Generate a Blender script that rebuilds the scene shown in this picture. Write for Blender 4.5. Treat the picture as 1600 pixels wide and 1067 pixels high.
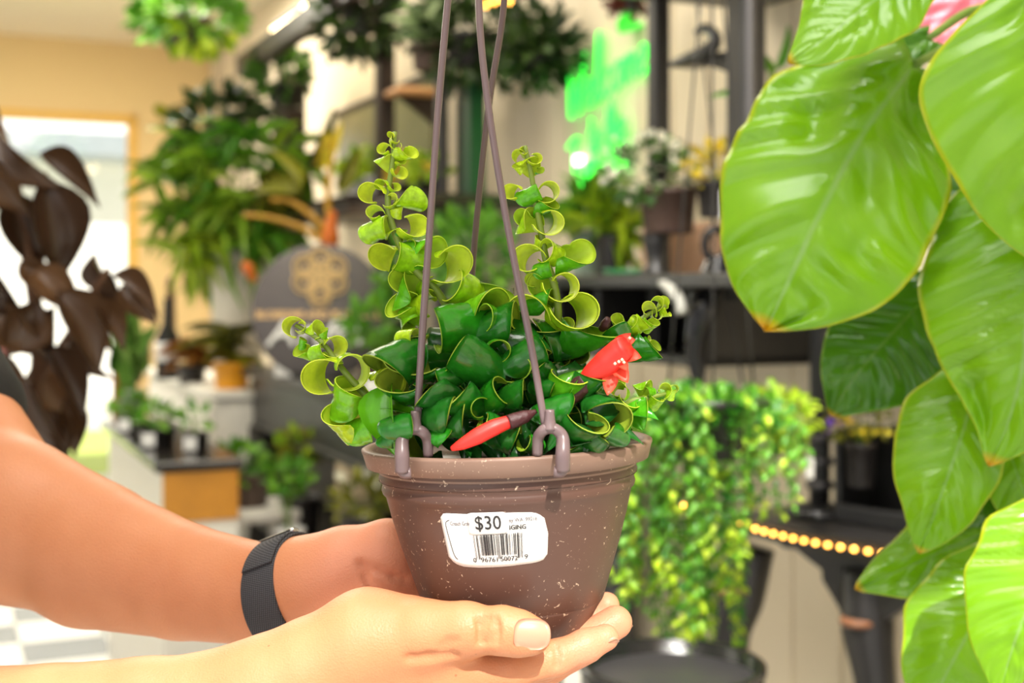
import bpy, math, random
import numpy as np
from mathutils import Vector, Matrix
for o in list(bpy.data.objects): bpy.data.objects.remove(o)
SC = bpy.context.scene
COL = SC.collection
RND = random.Random(7)

# ---------------------------------------------------------------- camera, light, exposure
F = 2000.0            # focal length in pixels of the 1600 px wide frame
HZ = 450.0            # image row of the horizon (level camera)
CAMZ = 1.35
cam_d = bpy.data.cameras.new('camera'); cam = bpy.data.objects.new('camera', cam_d); COL.objects.link(cam)
cam.location = (0, 0, CAMZ); cam.rotation_euler = (math.pi/2, 0, 0)
cam_d.sensor_width = 36.0; cam_d.lens = 36.0*F/1600.0
cam_d.shift_y = -(533.5-HZ)/1600.0
cam_d.clip_start = 0.02
cam_d.dof.use_dof = True; cam_d.dof.focus_distance = 0.618; cam_d.dof.aperture_fstop = 7.2
SC.camera = cam

w = bpy.data.worlds.new('world'); SC.world = w; w.use_nodes = True
bg = w.node_tree.nodes['Background']; bg.inputs[0].default_value = (1.0, 0.975, 0.945, 1); bg.inputs[1].default_value = .72

def light(name, kind, loc, target, energy, color=(1,1,1), size=1.0, size_y=None):
    l = bpy.data.lights.new(name, kind); l.energy = energy; l.color = color
    if kind == 'AREA':
        l.size = size
        if size_y: l.shape = 'RECTANGLE'; l.size_y = size_y
    if kind == 'SUN': l.angle = 0.01
    o = bpy.data.objects.new(name, l); COL.objects.link(o); o.location = loc
    d = Vector(target)-Vector(loc); o.rotation_euler = d.to_track_quat('-Z', 'Y').to_euler()
    return o
light('sun', 'SUN', (0,0,10), (-1.2, 6.0, 4.0), 6.0, (1, .95, .86))
light('shopfront_window_light', 'AREA', (-1.6, -1.7, 2.1), (0.0, 0.75, 1.2), 18, (1, .97, .95), 2.2, 1.6)
light('overhead_area_light', 'AREA', (-0.15, 0.35, 2.7), (0.0, 0.72, 1.1), 16, (1, .97, .94), 0.8, 0.6)
light('overhead_area_light', 'AREA', (-0.7, 3.0, 2.78), (-0.6, 3.2, 0), 24, (1, .93, .8), 1.2, 1.2)
light('overhead_area_light', 'AREA', (-1.9, 5.4, 2.78), (-1.9, 5.4, 0), 85, (1, .93, .8), 1.2, 1.2)
lw = light('overhead_area_light', 'AREA', (0.10, 1.25, 2.8), (0.62, 2.1, 0.75), 17, (1, .96, .88), 0.5, 0.5); lw.data.spread = 1.15  # extra overhead lamp, added to brighten the trailing plant and lower wall
vs = SC.view_settings; vs.view_transform = 'Standard'; vs.look = 'None'; vs.gamma = 1.0; vs.use_curve_mapping = False
vs.exposure = 0.12

# ---------------------------------------------------------------- coordinates
def P(px, py, d):
    return Vector(((px-800)/F*d, d, CAMZ-(py-HZ)/F*d))
RA = math.atan2(.413, .911)                       # the room is turned against the camera
RX = Vector((math.cos(RA), math.sin(RA), 0)); RY = Vector((-math.sin(RA), math.cos(RA), 0))
def R(x, y, z): return RX*x+RY*y+Vector((0,0,z))
def Q(px, py, lx):                                # point on the sight line where room x = lx
    q = (px-800)/F; return P(px, py, lx/(RX.x*q+RX.y))
def QD(px, lx): return lx/(RX.x*(px-800)/F+RX.y)
WALLX, WALLY = 1.59, 8.06

# ---------------------------------------------------------------- materials
def s2l(c): return tuple(((x/255)/12.92 if x/255 <= .04045 else ((x/255+.055)/1.055)**2.4) for x in c)
def new_mat(name):
    m = bpy.data.materials.new(name); m.use_nodes = True
    nt = m.node_tree; b = nt.nodes['Principled BSDF']
    return m, nt, b
def N(nt, t, **k):
    n = nt.nodes.new(t)
    for a, v in k.items(): setattr(n, a, v)
    return n
def mat(name, rgb, rough=.5, metal=0, var=.12, scale=8, bump=0, bscale=40, spec=.5, coat=0, emit=None, estr=0, trans=0):
    m, nt, b = new_mat(name)
    c = s2l(rgb)
    no = N(nt, 'ShaderNodeTexNoise'); no.inputs['Scale'].default_value = scale; no.inputs['Detail'].default_value = 4
    tc = N(nt, 'ShaderNodeTexCoord'); nt.links.new(tc.outputs['Object'], no.inputs['Vector'])
    mx = N(nt, 'ShaderNodeMix', data_type='RGBA')
    mx.inputs[6].default_value = tuple(x*(1-var) for x in c)+(1,); mx.inputs[7].default_value = tuple(min(1, x*(1+var)) for x in c)+(1,)
    nt.links.new(no.outputs['Fac'], mx.inputs[0]); nt.links.new(mx.outputs[2], b.inputs['Base Color'])
    b.inputs['Roughness'].default_value = rough; b.inputs['Metallic'].default_value = metal
    b.inputs['Specular IOR Level'].default_value = spec; b.inputs['Coat Weight'].default_value = coat
    if bump:
        n2 = N(nt, 'ShaderNodeTexNoise'); n2.inputs['Scale'].default_value = bscale; n2.inputs['Detail'].default_value = 6
        nt.links.new(tc.outputs['Object'], n2.inputs['Vector'])
        bp = N(nt, 'ShaderNodeBump'); bp.inputs['Strength'].default_value = bump; bp.inputs['Distance'].default_value = .002
        nt.links.new(n2.outputs['Fac'], bp.inputs['Height']); nt.links.new(bp.outputs[0], b.inputs['Normal'])
    if emit:
        b.inputs['Emission Color'].default_value = s2l(emit)+(1,); b.inputs['Emission Strength'].default_value = estr
    return m
def add_translucent(nt, b, col_socket, amount):
    out = nt.nodes['Material Output']
    tr = N(nt, 'ShaderNodeBsdfTranslucent'); nt.links.new(col_socket, tr.inputs['Color'])
    ms = N(nt, 'ShaderNodeMixShader'); ms.inputs[0].default_value = amount
    nt.links.new(b.outputs[0], ms.inputs[1]); nt.links.new(tr.outputs[0], ms.inputs[2]); nt.links.new(ms.outputs[0], out.inputs[0])
def leafmat(name, c1, c2, rough=.4, tl=.25):
    """two greens mixed leaf by leaf"""
    m, nt, b = new_mat(name)
    oi = N(nt, 'ShaderNodeObjectInfo'); at = N(nt, 'ShaderNodeAttribute', attribute_name='rnd')
    ad = N(nt, 'ShaderNodeMath', operation='ADD'); fr = N(nt, 'ShaderNodeMath', operation='FRACT')
    nt.links.new(oi.outputs['Random'], ad.inputs[0]); nt.links.new(at.outputs['Fac'], ad.inputs[1]); nt.links.new(ad.outputs[0], fr.inputs[0])
    mx = N(nt, 'ShaderNodeMix', data_type='RGBA'); mx.inputs[6].default_value = s2l(c1)+(1,); mx.inputs[7].default_value = s2l(c2)+(1,)
    nt.links.new(fr.outputs[0], mx.inputs[0]); nt.links.new(mx.outputs[2], b.inputs['Base Color'])
    b.inputs['Roughness'].default_value = rough
    add_translucent(nt, b, mx.outputs[2], tl)
    return m

# ---------------------------------------------------------------- object helpers
def tag(o, label=None, cat=None, group=None, kind=None):
    if label: o['label'] = label
    if cat: o['category'] = cat
    if group: o['group'] = group
    if kind: o['kind'] = kind
    return o
def setpar(o, parent):
    if parent is not None:
        o.parent = parent
        if parent.type == 'EMPTY': o.matrix_parent_inverse = Matrix.Translation(-parent.location)
def thing(name, loc, label, cat, group=None):
    o = bpy.data.objects.new(name, None); o.location = loc; o.empty_display_size = .05; COL.objects.link(o)
    return tag(o, label, cat, group)
def mesh(name, verts, faces, mats, smooth=True, mi=None):
    me = bpy.data.meshes.new(name); me.from_pydata([tuple(v) for v in verts], [], [tuple(f) for f in faces])
    for m in (mats if isinstance(mats, (list, tuple)) else [mats]): me.materials.append(m)
    if smooth: me.polygons.foreach_set('use_smooth', [True]*len(me.polygons))
    if mi is not None: me.polygons.foreach_set('material_index', mi)
    me.update(); return me
def obj(name, me, parent=None, M=None):
    o = bpy.data.objects.new(name, me); COL.objects.link(o); setpar(o, parent)
    if M is not None: o.matrix_basis = M
    return o
def mk(name, vf, m, parent=None, smooth=True, kind=None):
    o = obj(name, mesh(name, vf[0], vf[1], m, smooth), parent)
    if kind: o['kind'] = kind
    return o
def join(*vfs):
    V, Fc = [], []
    for v, f in vfs:
        n = len(V); V += [Vector(x) for x in v]; Fc += [tuple(i+n for i in q) for q in f]
    return V, Fc
def xf(vf, M): return [M @ Vector(v) for v in vf[0]], vf[1]
def box(sx, sy, sz, bev=.004):
    """bevelled box resting on z=0, centred in x and y"""
    import bmesh
    bm = bmesh.new(); bmesh.ops.create_cube(bm, size=1)
    for v in bm.verts: v.co = Vector((v.co.x*sx, v.co.y*sy, (v.co.z+.5)*sz))
    bev = min(bev, min(sx, sy, sz)*.3)
    if bev > 0: bmesh.ops.bevel(bm, geom=list(bm.edges), offset=bev, segments=1, affect='EDGES')
    bm.verts.index_update(); V = [v.co.copy() for v in bm.verts]; Fc = [tuple(v.index for v in f.verts) for f in bm.faces]; bm.free()
    return V, Fc
def rbox(x0, x1, y0, y1, z0, z1, bev=.004):
    """box in room coordinates"""
    V, Fc = box(x1-x0, y1-y0, z1-z0, bev)
    return [R(v.x+(x0+x1)/2, v.y+(y0+y1)/2, v.z+z0) for v in V], Fc
def lathe(prof, seg=32, M=None):
    V, Fc = [], []
    n = len(prof)
    for r, z in prof:
        for k in range(seg):
            a = 2*math.pi*k/seg; V.append(Vector((r*math.cos(a), r*math.sin(a), z)))
    for i in range(n-1):
        for k in range(seg):
            k2 = (k+1) % seg; Fc.append((i*seg+k, i*seg+k2, (i+1)*seg+k2, (i+1)*seg+k))
    if prof[0][0] > 1e-6: Fc.append(tuple(reversed(range(seg))))
    if prof[-1][0] > 1e-6: Fc.append(tuple((n-1)*seg+k for k in range(seg)))
    if M is not None: V = [M @ v for v in V]
    return V, Fc
def catmull(pts, per=8):
    pts = [Vector(p) for p in pts]
    if len(pts) < 3:
        return [pts[0].lerp(pts[-1], i/per) for i in range(per+1)]
    out = []
    q = [pts[0]*2-pts[1]]+pts+[pts[-1]*2-pts[-2]]
    for i in range(1, len(q)-2):
        p0, p1, p2, p3 = q[i-1:i+3]
        for k in range(per):
            t = k/per
            out.append(.5*((2*p1)+(p2-p0)*t+(2*p0-5*p1+4*p2-p3)*t*t+(3*p1-p0-3*p2+p3)*t**3))
    out.append(pts[-1].copy()); return out
def tube(pts, rad, seg=8, per=6, flat=None):
    """swept tube; rad number or list along the points; flat=(axis, factor) squeezes it"""
    path = catmull(pts, per); n = len(path)
    rr = [rad]*n if not isinstance(rad, (list, tuple)) else list(np.interp(np.linspace(0, 1, n), np.linspace(0, 1, len(rad)), rad))
    V, Fc = [], []
    up = None
    for i, p in enumerate(path):
        t = (path[min(i+1, n-1)]-path[max(i-1, 0)]).normalized()
        if up is None: up = t.orthogonal().normalized()
        up = (up-t*up.dot(t)).normalized(); sd = t.cross(up)
        for k in range(seg):
            a = 2*math.pi*k/seg
            o = (up*math.cos(a)+sd*math.sin(a))*rr[i]
            if flat: ax, f = flat; o = o-ax*(o.dot(ax)*(1-f))
            V.append(p+o)
    for i in range(n-1):
        for k in range(seg):
            k2 = (k+1) % seg; Fc.append((i*seg+k, i*seg+k2, (i+1)*seg+k2, (i+1)*seg+k))
    Fc.append(tuple(reversed(range(seg)))); Fc.append(tuple((n-1)*seg+k for k in range(seg)))
    return V, Fc
def prism(poly, depth_vec):
    """closed polygon (3-D points) extruded by a vector"""
    n = len(poly); V = [Vector(p) for p in poly]+[Vector(p)+depth_vec for p in poly]
    Fc = [tuple(range(n)), tuple(reversed(range(n, 2*n)))]
    for i in range(n): j = (i+1) % n; Fc.append((i, i+n, j+n, j))
    return V, Fc
def basis(y, nrm, s=(1,1,1), loc=(0,0,0)):
    """matrix whose Y is the leaf direction and whose Z faces nrm"""
    y = Vector(y).normalized(); z = Vector(nrm)-y*Vector(nrm).dot(y)
    if z.length < 1e-5: z = y.orthogonal()
    z.normalize(); x = y.cross(z)
    M = Matrix(((x.x*s[0], y.x*s[1], z.x*s[2], loc[0]), (x.y*s[0], y.y*s[1], z.y*s[2], loc[1]), (x.z*s[0], y.z*s[1], z.z*s[2], loc[2]), (0,0,0,1)))
    return M

# unit leaves: along +Y, length 1, width 1, facing +Z
def unit_leaf(kind='oval', bend=.25, fold=.12, n=6, th=.012):
    prof = {'oval': lambda u: math.sin(math.pi*min(1, max(0, u))**.8)**.75, 'ovate': lambda u: math.sin(math.pi*u**.85)**1.1, 'blade': lambda u: (min(1, u*6)**.6)*(1-u)**.55,
            'heart': lambda u: (max(0, 1-(2*u-.62)**2/1.92 if u > .31 else 1-.25*(1-u/.31)**2))*(1-u)**.35,
            'round': lambda u: math.sqrt(max(0, 1-(2*u-1)**2))}[kind]
    V, Fc = [], []
    for i in range(n+1):
        u = i/n; hw = .5*prof(min(.995, max(.005, u)))
        if kind in ('oval', 'ovate') and i == n: hw = .01
        yy = math.sin(u*bend*2)/(bend*2) if bend else u
        zz = -(1-math.cos(u*bend*2))/(bend*2) if bend else 0
        for v in (-1, -.5, 0, .5, 1): V.append(Vector((hw*v, yy, zz+fold*hw*abs(v)*2)))
    for i in range(n):
        for k in range(4): a = i*5+k; Fc.append((a, a+1, a+6, a+5))
    m = len(V)
    V += [v-Vector((0, 0, th)) for v in V]
    Fc += [tuple(reversed([i+m for i in f])) for f in Fc[:]]
    rim = [i*5 for i in range(n+1)]+[n*5+k for k in range(1, 5)]+[i*5+4 for i in range(n-1, -1, -1)]+[3, 2, 1]
    for a, b_ in zip(rim, rim[1:]+rim[:1]): Fc.append((a, a+m, b_+m, b_))
    return V, Fc
LEAF = {k: unit_leaf(k) for k in ('oval', 'heart', 'round')}
LEAF['blade'] = unit_leaf('blade', .45, .25, 8); LEAF['blade_straight'] = unit_leaf('blade', .12, .3, 7); LEAF['blade_droop'] = unit_leaf('blade', .9, .25, 9)
LEAF['mini'] = unit_leaf('oval', .3, .1, 3)
LEAFNP = {k: (np.array([tuple(x) for x in v[0]]), v[1]) for k, v in LEAF.items()}
def leaves_joined(name, kind, mats4, m, parent, r=RND, stuff=True):
    """many leaves too small to pick apart: one mesh, each leaf with its own random value"""
    T, Fc = LEAFNP[kind]; nv = len(T); V = []; FF = []; rn = []
    H = np.c_[T, np.ones(nv)]
    for i, M in enumerate(mats4):
        V.append(H @ np.array(M).T[:, :3]); FF += [tuple(k+i*nv for k in f) for f in Fc]; rn += [r.random()]*nv
    V = np.concatenate(V)
    me = mesh(name, V.tolist(), FF, m); at = me.attributes.new('rnd', 'FLOAT', 'POINT'); at.data.foreach_set('value', rn)
    o = obj(name, me, parent)
    if stuff: o['kind'] = 'stuff'
    return o
_lm = {}
def leaves_single(name, kind, mats4, m, parent):
    key = (kind, m.name)
    if key not in _lm: _lm[key] = mesh(name, LEAF[kind][0], LEAF[kind][1], m)
    return [obj(name, _lm[key], parent, M) for M in mats4]
def rdir(r=RND):
    while True:
        v = Vector((r.uniform(-1, 1), r.uniform(-1, 1), r.uniform(-1, 1)))
        if .05 < v.length < 1: return v.normalized()

# ---------------------------------------------------------------- shared materials
M_black = mat('black_paint', (30, 29, 29), .35, var=.25, bump=.15)
M_blackw = mat('black_wood', (38, 36, 35), .32, var=.3, bump=.2, bscale=25)
M_greymetal = mat('grey_metal', (92, 90, 92), .35, .6)
M_darkpot = mat('dark_nursery_plastic', (38, 34, 33), .4, var=.2)
M_brownpot = mat('brown_plastic', (84, 64, 55), .5, var=.2)
M_white = mat('white_paint', (240, 236, 226), .5, var=.04)
M_wood = mat('orange_wood', (214, 146, 48), .45, var=.2, scale=14)
M_soil = mat('soil', (44, 32, 24), .95, var=.5, scale=60, bump=1, bscale=160)
M_tag = mat('white_plastic_tag', (246, 246, 244), .4, var=.02)
M_stem = mat('green_stem', (110, 140, 50), .5, var=.2)
M_branch = mat('brown_branch', (92, 62, 40), .7, var=.3)

# ---------------------------------------------------------------- the room
def plank_mat():
    m, nt, b = new_mat('cream_shiplap')
    no = N(nt, 'ShaderNodeTexNoise'); no.inputs['Scale'].default_value = 2.2; tc = N(nt, 'ShaderNodeTexCoord')
    nt.links.new(tc.outputs['Object'], no.inputs['Vector'])
    mx = N(nt, 'ShaderNodeMix', data_type='RGBA'); mx.inputs[6].default_value = s2l((226, 210, 180))+(1,); mx.inputs[7].default_value = s2l((236, 222, 196))+(1,)
    nt.links.new(no.outputs['Fac'], mx.inputs[0]); nt.links.new(mx.outputs[2], b.inputs['Base Color']); b.inputs['Roughness'].default_value = .55
    return m
M_plank = plank_mat()
M_tan = mat('tan_wall_paint', (232, 204, 148), .7, var=.04, scale=2)
M_ceil = mat('cream_ceiling_paint', (244, 234, 208), .8, var=.02, scale=2)
wall_r = mk('wall_right', rbox(WALLX, WALLX+.1, -3, WALLY+.1, 0, 2.84, 0), M_plank, smooth=False); wall_r['kind'] = 'structure'
# vertical boards of the right wall, each its own piece
pm = mesh('board', *box(.012, .146, 2.80, .004), M_plank, smooth=False)
y = 0.9
while y < WALLY-.1:
    c = R(WALLX-.006, y+.075, .02); obj('board', pm, wall_r, Matrix.Translation(c) @ Matrix.Rotation(RA, 4, 'Z')); y += .152
# far wall with the shopfront opening
OX1 = R(0,0,0); pr = P(214, 180, 1.0)
def lx_at(px, ly):
    q = (px-800)/F; d = ly/(RY.x*q+RY.y); return RX.x*q*d+RX.y*d, d
ox, od = lx_at(214, WALLY); oz = CAMZ+(HZ-181)/F*od
wf = join(rbox(ox, WALLX+.1, WALLY, WALLY+.16, 0, 2.84, 0), rbox(-4.5, ox, WALLY, WALLY+.16, oz, 2.84, 0), rbox(-4.5, ox, WALLY, WALLY+.16, 0, .08, 0))
mk('wall_back', wf, M_tan, smooth=False)['kind'] = 'structure'
fl = mk('ceiling', rbox(-4.5, WALLX+.1, -1.0, WALLY+.16, 2.84, 2.92, 0), M_ceil, smooth=False); fl['kind'] = 'structure'
# window frame and glass
M_frame = mat('yellow_wood_frame', (232, 184, 84), .5)
wn = thing('window_1', R(ox-1, WALLY, .08), None, None); wn['kind'] = 'structure'
mk('window_frame', join(rbox(ox-.05, ox, WALLY-.02, WALLY+.1, .08, oz), rbox(-4.5, ox, WALLY-.02, WALLY+.1, oz-.05, oz), rbox(ox-2.1, ox-2.04, WALLY-.02, WALLY+.1, .08, oz), rbox(-4.5, ox, WALLY-.02, WALLY+.1, .08, .16)), M_frame, wn, False)
gm, nt, b = new_mat('window_glass'); out = nt.nodes['Material Output']
tr = N(nt, 'ShaderNodeBsdfTransparent'); gl = N(nt, 'ShaderNodeBsdfGlossy'); gl.inputs['Roughness'].default_value = .02; fz = N(nt, 'ShaderNodeFresnel'); fz.inputs[0].default_value = 1.45
ms = N(nt, 'ShaderNodeMixShader'); nt.links.new(fz.outputs[0], ms.inputs[0]); nt.links.new(tr.outputs[0], ms.inputs[1]); nt.links.new(gl.outputs[0], ms.inputs[2]); nt.links.new(ms.outputs[0], out.inputs[0])
mk('pane', rbox(ox-2.04, ox-.05, WALLY+.04, WALLY+.046, .16, oz-.05, 0), gm, wn, False)
mk('pane', rbox(-4.5, ox-2.1, WALLY+.04, WALLY+.046, .16, oz-.05, 0), gm, wn, False)
# floor: checkerboard tiles as pieces where they show, material beyond
def checker_mat():
    m, nt, b = new_mat('checker_floor')
    tc = N(nt, 'ShaderNodeTexCoord'); ck = N(nt, 'ShaderNodeTexChecker'); ck.inputs['Scale'].default_value = 1/.305
    ck.inputs['Color1'].default_value = s2l((246, 246, 242))+(1,); ck.inputs['Color2'].default_value = s2l((120, 122, 124))+(1,)
    nt.links.new(tc.outputs['Object'], ck.inputs['Vector']); nt.links.new(ck.outputs[0], b.inputs['Base Color']); b.inputs['Roughness'].default_value = .3
    return m
V, Fc = box(WALLX+4.6, WALLY+3.1, .05, 0)
fo = obj('floor', mesh('floor', [v+Vector(((WALLX-4.4)/2, (WALLY-3)/2, 0)) for v in V], Fc, checker_mat(), False), None, Matrix.Rotation(RA, 4, 'Z') @ Matrix.Translation((0, 0, -.052)))
fo['kind'] = 'structure'
MT = [mat('white_tile', (246, 246, 242), .22, var=.05, scale=5), mat('grey_tile', (132, 134, 136), .22, var=.25, scale=4)]
tmesh = [mesh('tile', *box(.302, .302, .01, .002), m_, False) for m_ in MT]
FLI = (Matrix.Rotation(RA, 4, 'Z') @ Matrix.Translation((0, 0, -.052))).inverted()
for i in range(-10, 5):
    for j in range(10, 27):
        cx, cy = (i+.5)*.305, (j+.5)*.305
        p = R(cx, cy, 0); px = 800+p.x/p.y*F
        if -90 < px < 560 and p.y < 7.8 and cy < WALLY-.16:
            o = obj('tile', tmesh[(i+j) % 2], fo); o.matrix_basis = FLI @ Matrix.Translation(R(cx, cy, -.004)) @ Matrix.Rotation(RA, 4, 'Z')
# outside: pavement, lawn strip, pale building with grey awning band, parked bluish van
M_out = mat('white_stucco', (250, 249, 246), .8, var=.03)
mk('pavement', rbox(-14, 10, WALLY+.17, WALLY+14, -.12, -.05, 0), mat('pavement', (226, 224, 206), .8), smooth=False)['kind'] = 'structure'
lawn = mk('lawn', rbox(-14, 10, WALLY+2.0, WALLY+5, -.05, -.03, 0), mat('lawn', (196, 214, 110), .9, var=.2), smooth=False); lawn['kind'] = 'structure'
bd = thing('building', R(-3, WALLY+9, -.05), 'white building with grey awning band seen through the shop window', 'building')
mk('facade', rbox(-14, 9, WALLY+9, WALLY+10, -.05, 6.5, 0), M_out, bd, False)
mk('awning', rbox(-14, 9, WALLY+8.2, WALLY+9, 2.95, 3.25, .02), mat('grey_awning', (150, 160, 168), .6), bd, False)
mk('roof_trim', rbox(-14, 9, WALLY+8.8, WALLY+9.0, 4.5, 4.7, .02), M_out, bd, False)
vn = thing('van', R(-2.9, WALLY+6, -.05), 'pale blue grey van parked outside the window', 'van')
M_van = mat('pale_blue_paint', (196, 208, 226), .3); M_tyre = mat('tyre', (40, 40, 42), .8); M_vglass = mat('van_glass', (120, 134, 150), .1)
mk('body', join(rbox(-5.6, -1.4, WALLY+5.4, WALLY+7.2, .3, 1.25, .1), rbox(-5.3, -2.6, WALLY+5.5, WALLY+7.1, 1.2, 2.0, .2)), M_van, vn)
for k in range(3): mk('window', rbox(-5.1+k*.85, -4.4+k*.85, WALLY+5.46, WALLY+5.52, 1.3, 1.75, .02), M_vglass, vn)
for x in (-4.8, -2.2):
    c = R(x, WALLY+5.45, .3); mk('wheel', lathe([(.01, -.1), (.32, -.1), (.35, -.05), (.35, .05), (.32, .1), (.01, .1)], 20, Matrix.Translation(c) @ Matrix.Rotation(RA, 4, 'Z') @ Matrix.Rotation(math.pi/2, 4, 'X')), M_tyre, vn)
# ---------------------------------------------------------------- the hanging basket with the curly-leaved plant
POT_D = .645
PX = POT_D/F                                       # metres per pixel at the pot
potc = P(792, 690, POT_D)                          # centre of the rim's top
ROLL = math.radians(-2.2)                          # right side up
PM = Matrix.Translation(potc) @ Matrix.Rotation(ROLL, 4, 'Y') @ Matrix.Rotation(math.radians(-1.0), 4, 'X')
hp = thing('hanging_plant', PM @ Vector((0, 0, -.098)), 'curly-leaved lipstick plant with red flowers in a brown basket held in two hands', 'potted plant')

def pot_mat(name, c, rough):
    m, nt, b = new_mat(name); tc = N(nt, 'ShaderNodeTexCoord')
    n1 = N(nt, 'ShaderNodeTexNoise'); n1.inputs['Scale'].default_value = 22; n1.inputs['Detail'].default_value = 5
    n2 = N(nt, 'ShaderNodeTexNoise'); n2.inputs['Scale'].default_value = 420; n2.inputs['Detail'].default_value = 3; n2.inputs['Distortion'].default_value = 1.2
    n3 = N(nt, 'ShaderNodeTexNoise'); n3.inputs['Scale'].default_value = 14
    for n_ in (n1, n2, n3): nt.links.new(tc.outputs['Object'], n_.inputs['Vector'])
    mx = N(nt, 'ShaderNodeMix', data_type='RGBA'); c_ = s2l(c)
    mx.inputs[6].default_value = tuple(x*.85 for x in c_)+(1,); mx.inputs[7].default_value = tuple(x*1.15 for x in c_)+(1,)
    nt.links.new(n1.outputs['Fac'], mx.inputs[0])
    ad = N(nt, 'ShaderNodeMath', operation='MULTIPLY_ADD'); ad.inputs[1].default_value = .18; nt.links.new(n3.outputs['Fac'], ad.inputs[0]); nt.links.new(n2.outputs['Fac'], ad.inputs[2])
    rp = N(nt, 'ShaderNodeValToRGB'); rp.color_ramp.elements[0].position = .765; rp.color_ramp.elements[1].position = .80
    nt.links.new(ad.outputs[0], rp.inputs[0])
    m2 = N(nt, 'ShaderNodeMix', data_type='RGBA'); m2.inputs[7].default_value = s2l((196, 172, 150))+(1,)
    nt.links.new(mx.outputs[2], m2.inputs[6]); nt.links.new(rp.outputs[0], m2.inputs[0]); nt.links.new(m2.outputs[2], b.inputs['Base Color'])
    b.inputs['Roughness'].default_value = rough
    return m
M_pot = pot_mat('speckled_brown_plastic', (88, 61, 52), .42)
M_rim = pot_mat('worn_brown_plastic', (134, 106, 92), .5)
u = PX
pot_prof = [(0, -.0985), (92*u, -.0985), (104*u, -.0965), (118*u, -.090), (134*u, -.0815), (139.5*u, -.0790), (140.5*u, -.0785), (140.5*u, -.0778), (142*u, -.0775),
            (158*u, -.0615), (172*u, -.0475), (184*u, -.0335), (191*u, -.0240), (195.5*u, -.0226), (197.5*u, -.0208), (196*u, -.0190), (195*u, -.0178), (199.5*u, -.0164), (201.5*u, -.0148), (200*u, -.0130), (199.5*u, -.0120), (204*u, -.0095), (206*u, -.006)]
mk('pot', lathe(pot_prof, 96, PM), M_pot, hp)
rim_prof = [(205*u, -.0088), (214*u, -.0094), (219*u, -.0090), (223.5*u, -.0035), (226*u, -.0015), (226*u, -.0005), (222*u, .0002), (213*u, 0), (209*u, -.002), (202*u, -.010), (190*u, -.022)]
mk('rim', lathe([(r_, z_) for r_, z_ in rim_prof], 96, PM), M_rim, hp)
mk('soil', lathe([(0, -.014), (80*u, -.012), (160*u, -.0135), (201*u, -.016), (0, -.022)], 40, PM), M_soil, hp)

# price sticker wrapped on the pot wall
def pot_r(z): 
    pr_ = sorted([(z_, r_) for r_, z_ in pot_prof]); return float(np.interp(z, [a for a, _ in pr_], [b_ for _, b_ in pr_]))
LZ = -.0385; LPHI = math.radians(-6.3); LR = pot_r(LZ)
def on_pot(x, y, lift):
    """sticker coordinates (metres, centre 0) to the pot wall"""
    c, s = math.cos(-.02), math.sin(-.02)
    xx, yy = x*c+y*s, -x*s+y*c
    z = LZ+yy; r_ = pot_r(z)+lift; a = LPHI+xx/LR
    return PM @ Vector((r_*math.sin(a), -r_*math.cos(a), z))
M_ink = mat('black_ink', (40, 38, 40), .6, var=.05); M_faint = mat('faint_grey_ink', (104, 100, 106), .6, var=.05)
def sheet(outline, lift, m, name, parent, nx=26, ny=12):
    """outline: list of (x, ymin, ymax) columns"""
    xs = [c[0] for c in outline]; V, Fc = [], []
    for i in range(nx+1):
        x = xs[0]+(xs[-1]-xs[0])*i/nx; a = np.interp(x, xs, [c[1] for c in outline]); b_ = np.interp(x, xs, [c[2] for c in outline])
        for j in range(ny+1): V.append(on_pot(x, a+(b_-a)*j/ny, lift))
    k = ny+1; n = len(V)
    for i in range(nx):
        for j in range(ny): Fc.append((i*k+j, i*k+k+j, i*k+k+j+1, i*k+j+1))
    rim = [i*k for i in range(nx+1)]+[nx*k+j for j in range(1, k)]+[i*k+ny for i in range(nx-1, -1, -1)]+list(range(ny-1, 0, -1))
    c0 = PM @ Vector((0, 0, LZ))
    V += [c0+(v-c0)*.998 for v in V]
    for a, b_ in zip(rim, rim[1:]+rim[:1]): Fc.append((a, a+n, b_+n, b_))
    o = obj(name, mesh(name, V, Fc, m), parent); return o
M_paper = mat('white_sticker_paper', (247, 245, 243), .45, var=.015)
mm = .001
lab = sheet([(-25.2*mm, -8.5*mm, 10.5*mm), (-24.2*mm, -10.2*mm, 12.2*mm), (-22*mm, -12*mm, 12.6*mm), (-18*mm, -13.2*mm, 12.5*mm), (-10*mm, -13.6*mm, 12.2*mm), (4*mm, -13.4*mm, 12.4*mm), (10*mm, -13*mm, 12.2*mm), (18*mm, -12.6*mm, 11.6*mm), (19.4*mm, -12.4*mm, 10.6*mm), (22*mm, -11.8*mm, 9.4*mm), (23.4*mm, -11*mm, 6*mm), (24.3*mm, -9*mm, 1*mm)], .00025, M_paper, 'price_label', hp)
lab['label'] = 'white barcode price sticker reading $30'
sheet([(-12*mm, 2.6*mm, 12.2*mm), (-10*mm, 2.2*mm, 12.9*mm), (4.4*mm, 2.3*mm, 12.9*mm), (5.6*mm, 3*mm, 12*mm)], .0005, M_paper, 'price_sticker', lab, 14, 6)
def text_mesh(s, size, bold=0):
    cu = bpy.data.curves.new('txt', 'FONT'); cu.body = s; cu.size = size; cu.resolution_u = 3; cu.offset = bold
    to = bpy.data.objects.new('txt', cu); COL.objects.link(to); bpy.context.view_layer.update()
    me = bpy.data.meshes.new_from_object(to.evaluated_get(bpy.context.evaluated_depsgraph_get()))
    V = [v.co.copy() for v in me.vertices]; Fc = [tuple(p.vertices) for p in me.polygons]
    bpy.data.objects.remove(to); bpy.data.curves.remove(cu); bpy.data.meshes.remove(me)
    return V, Fc
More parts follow.
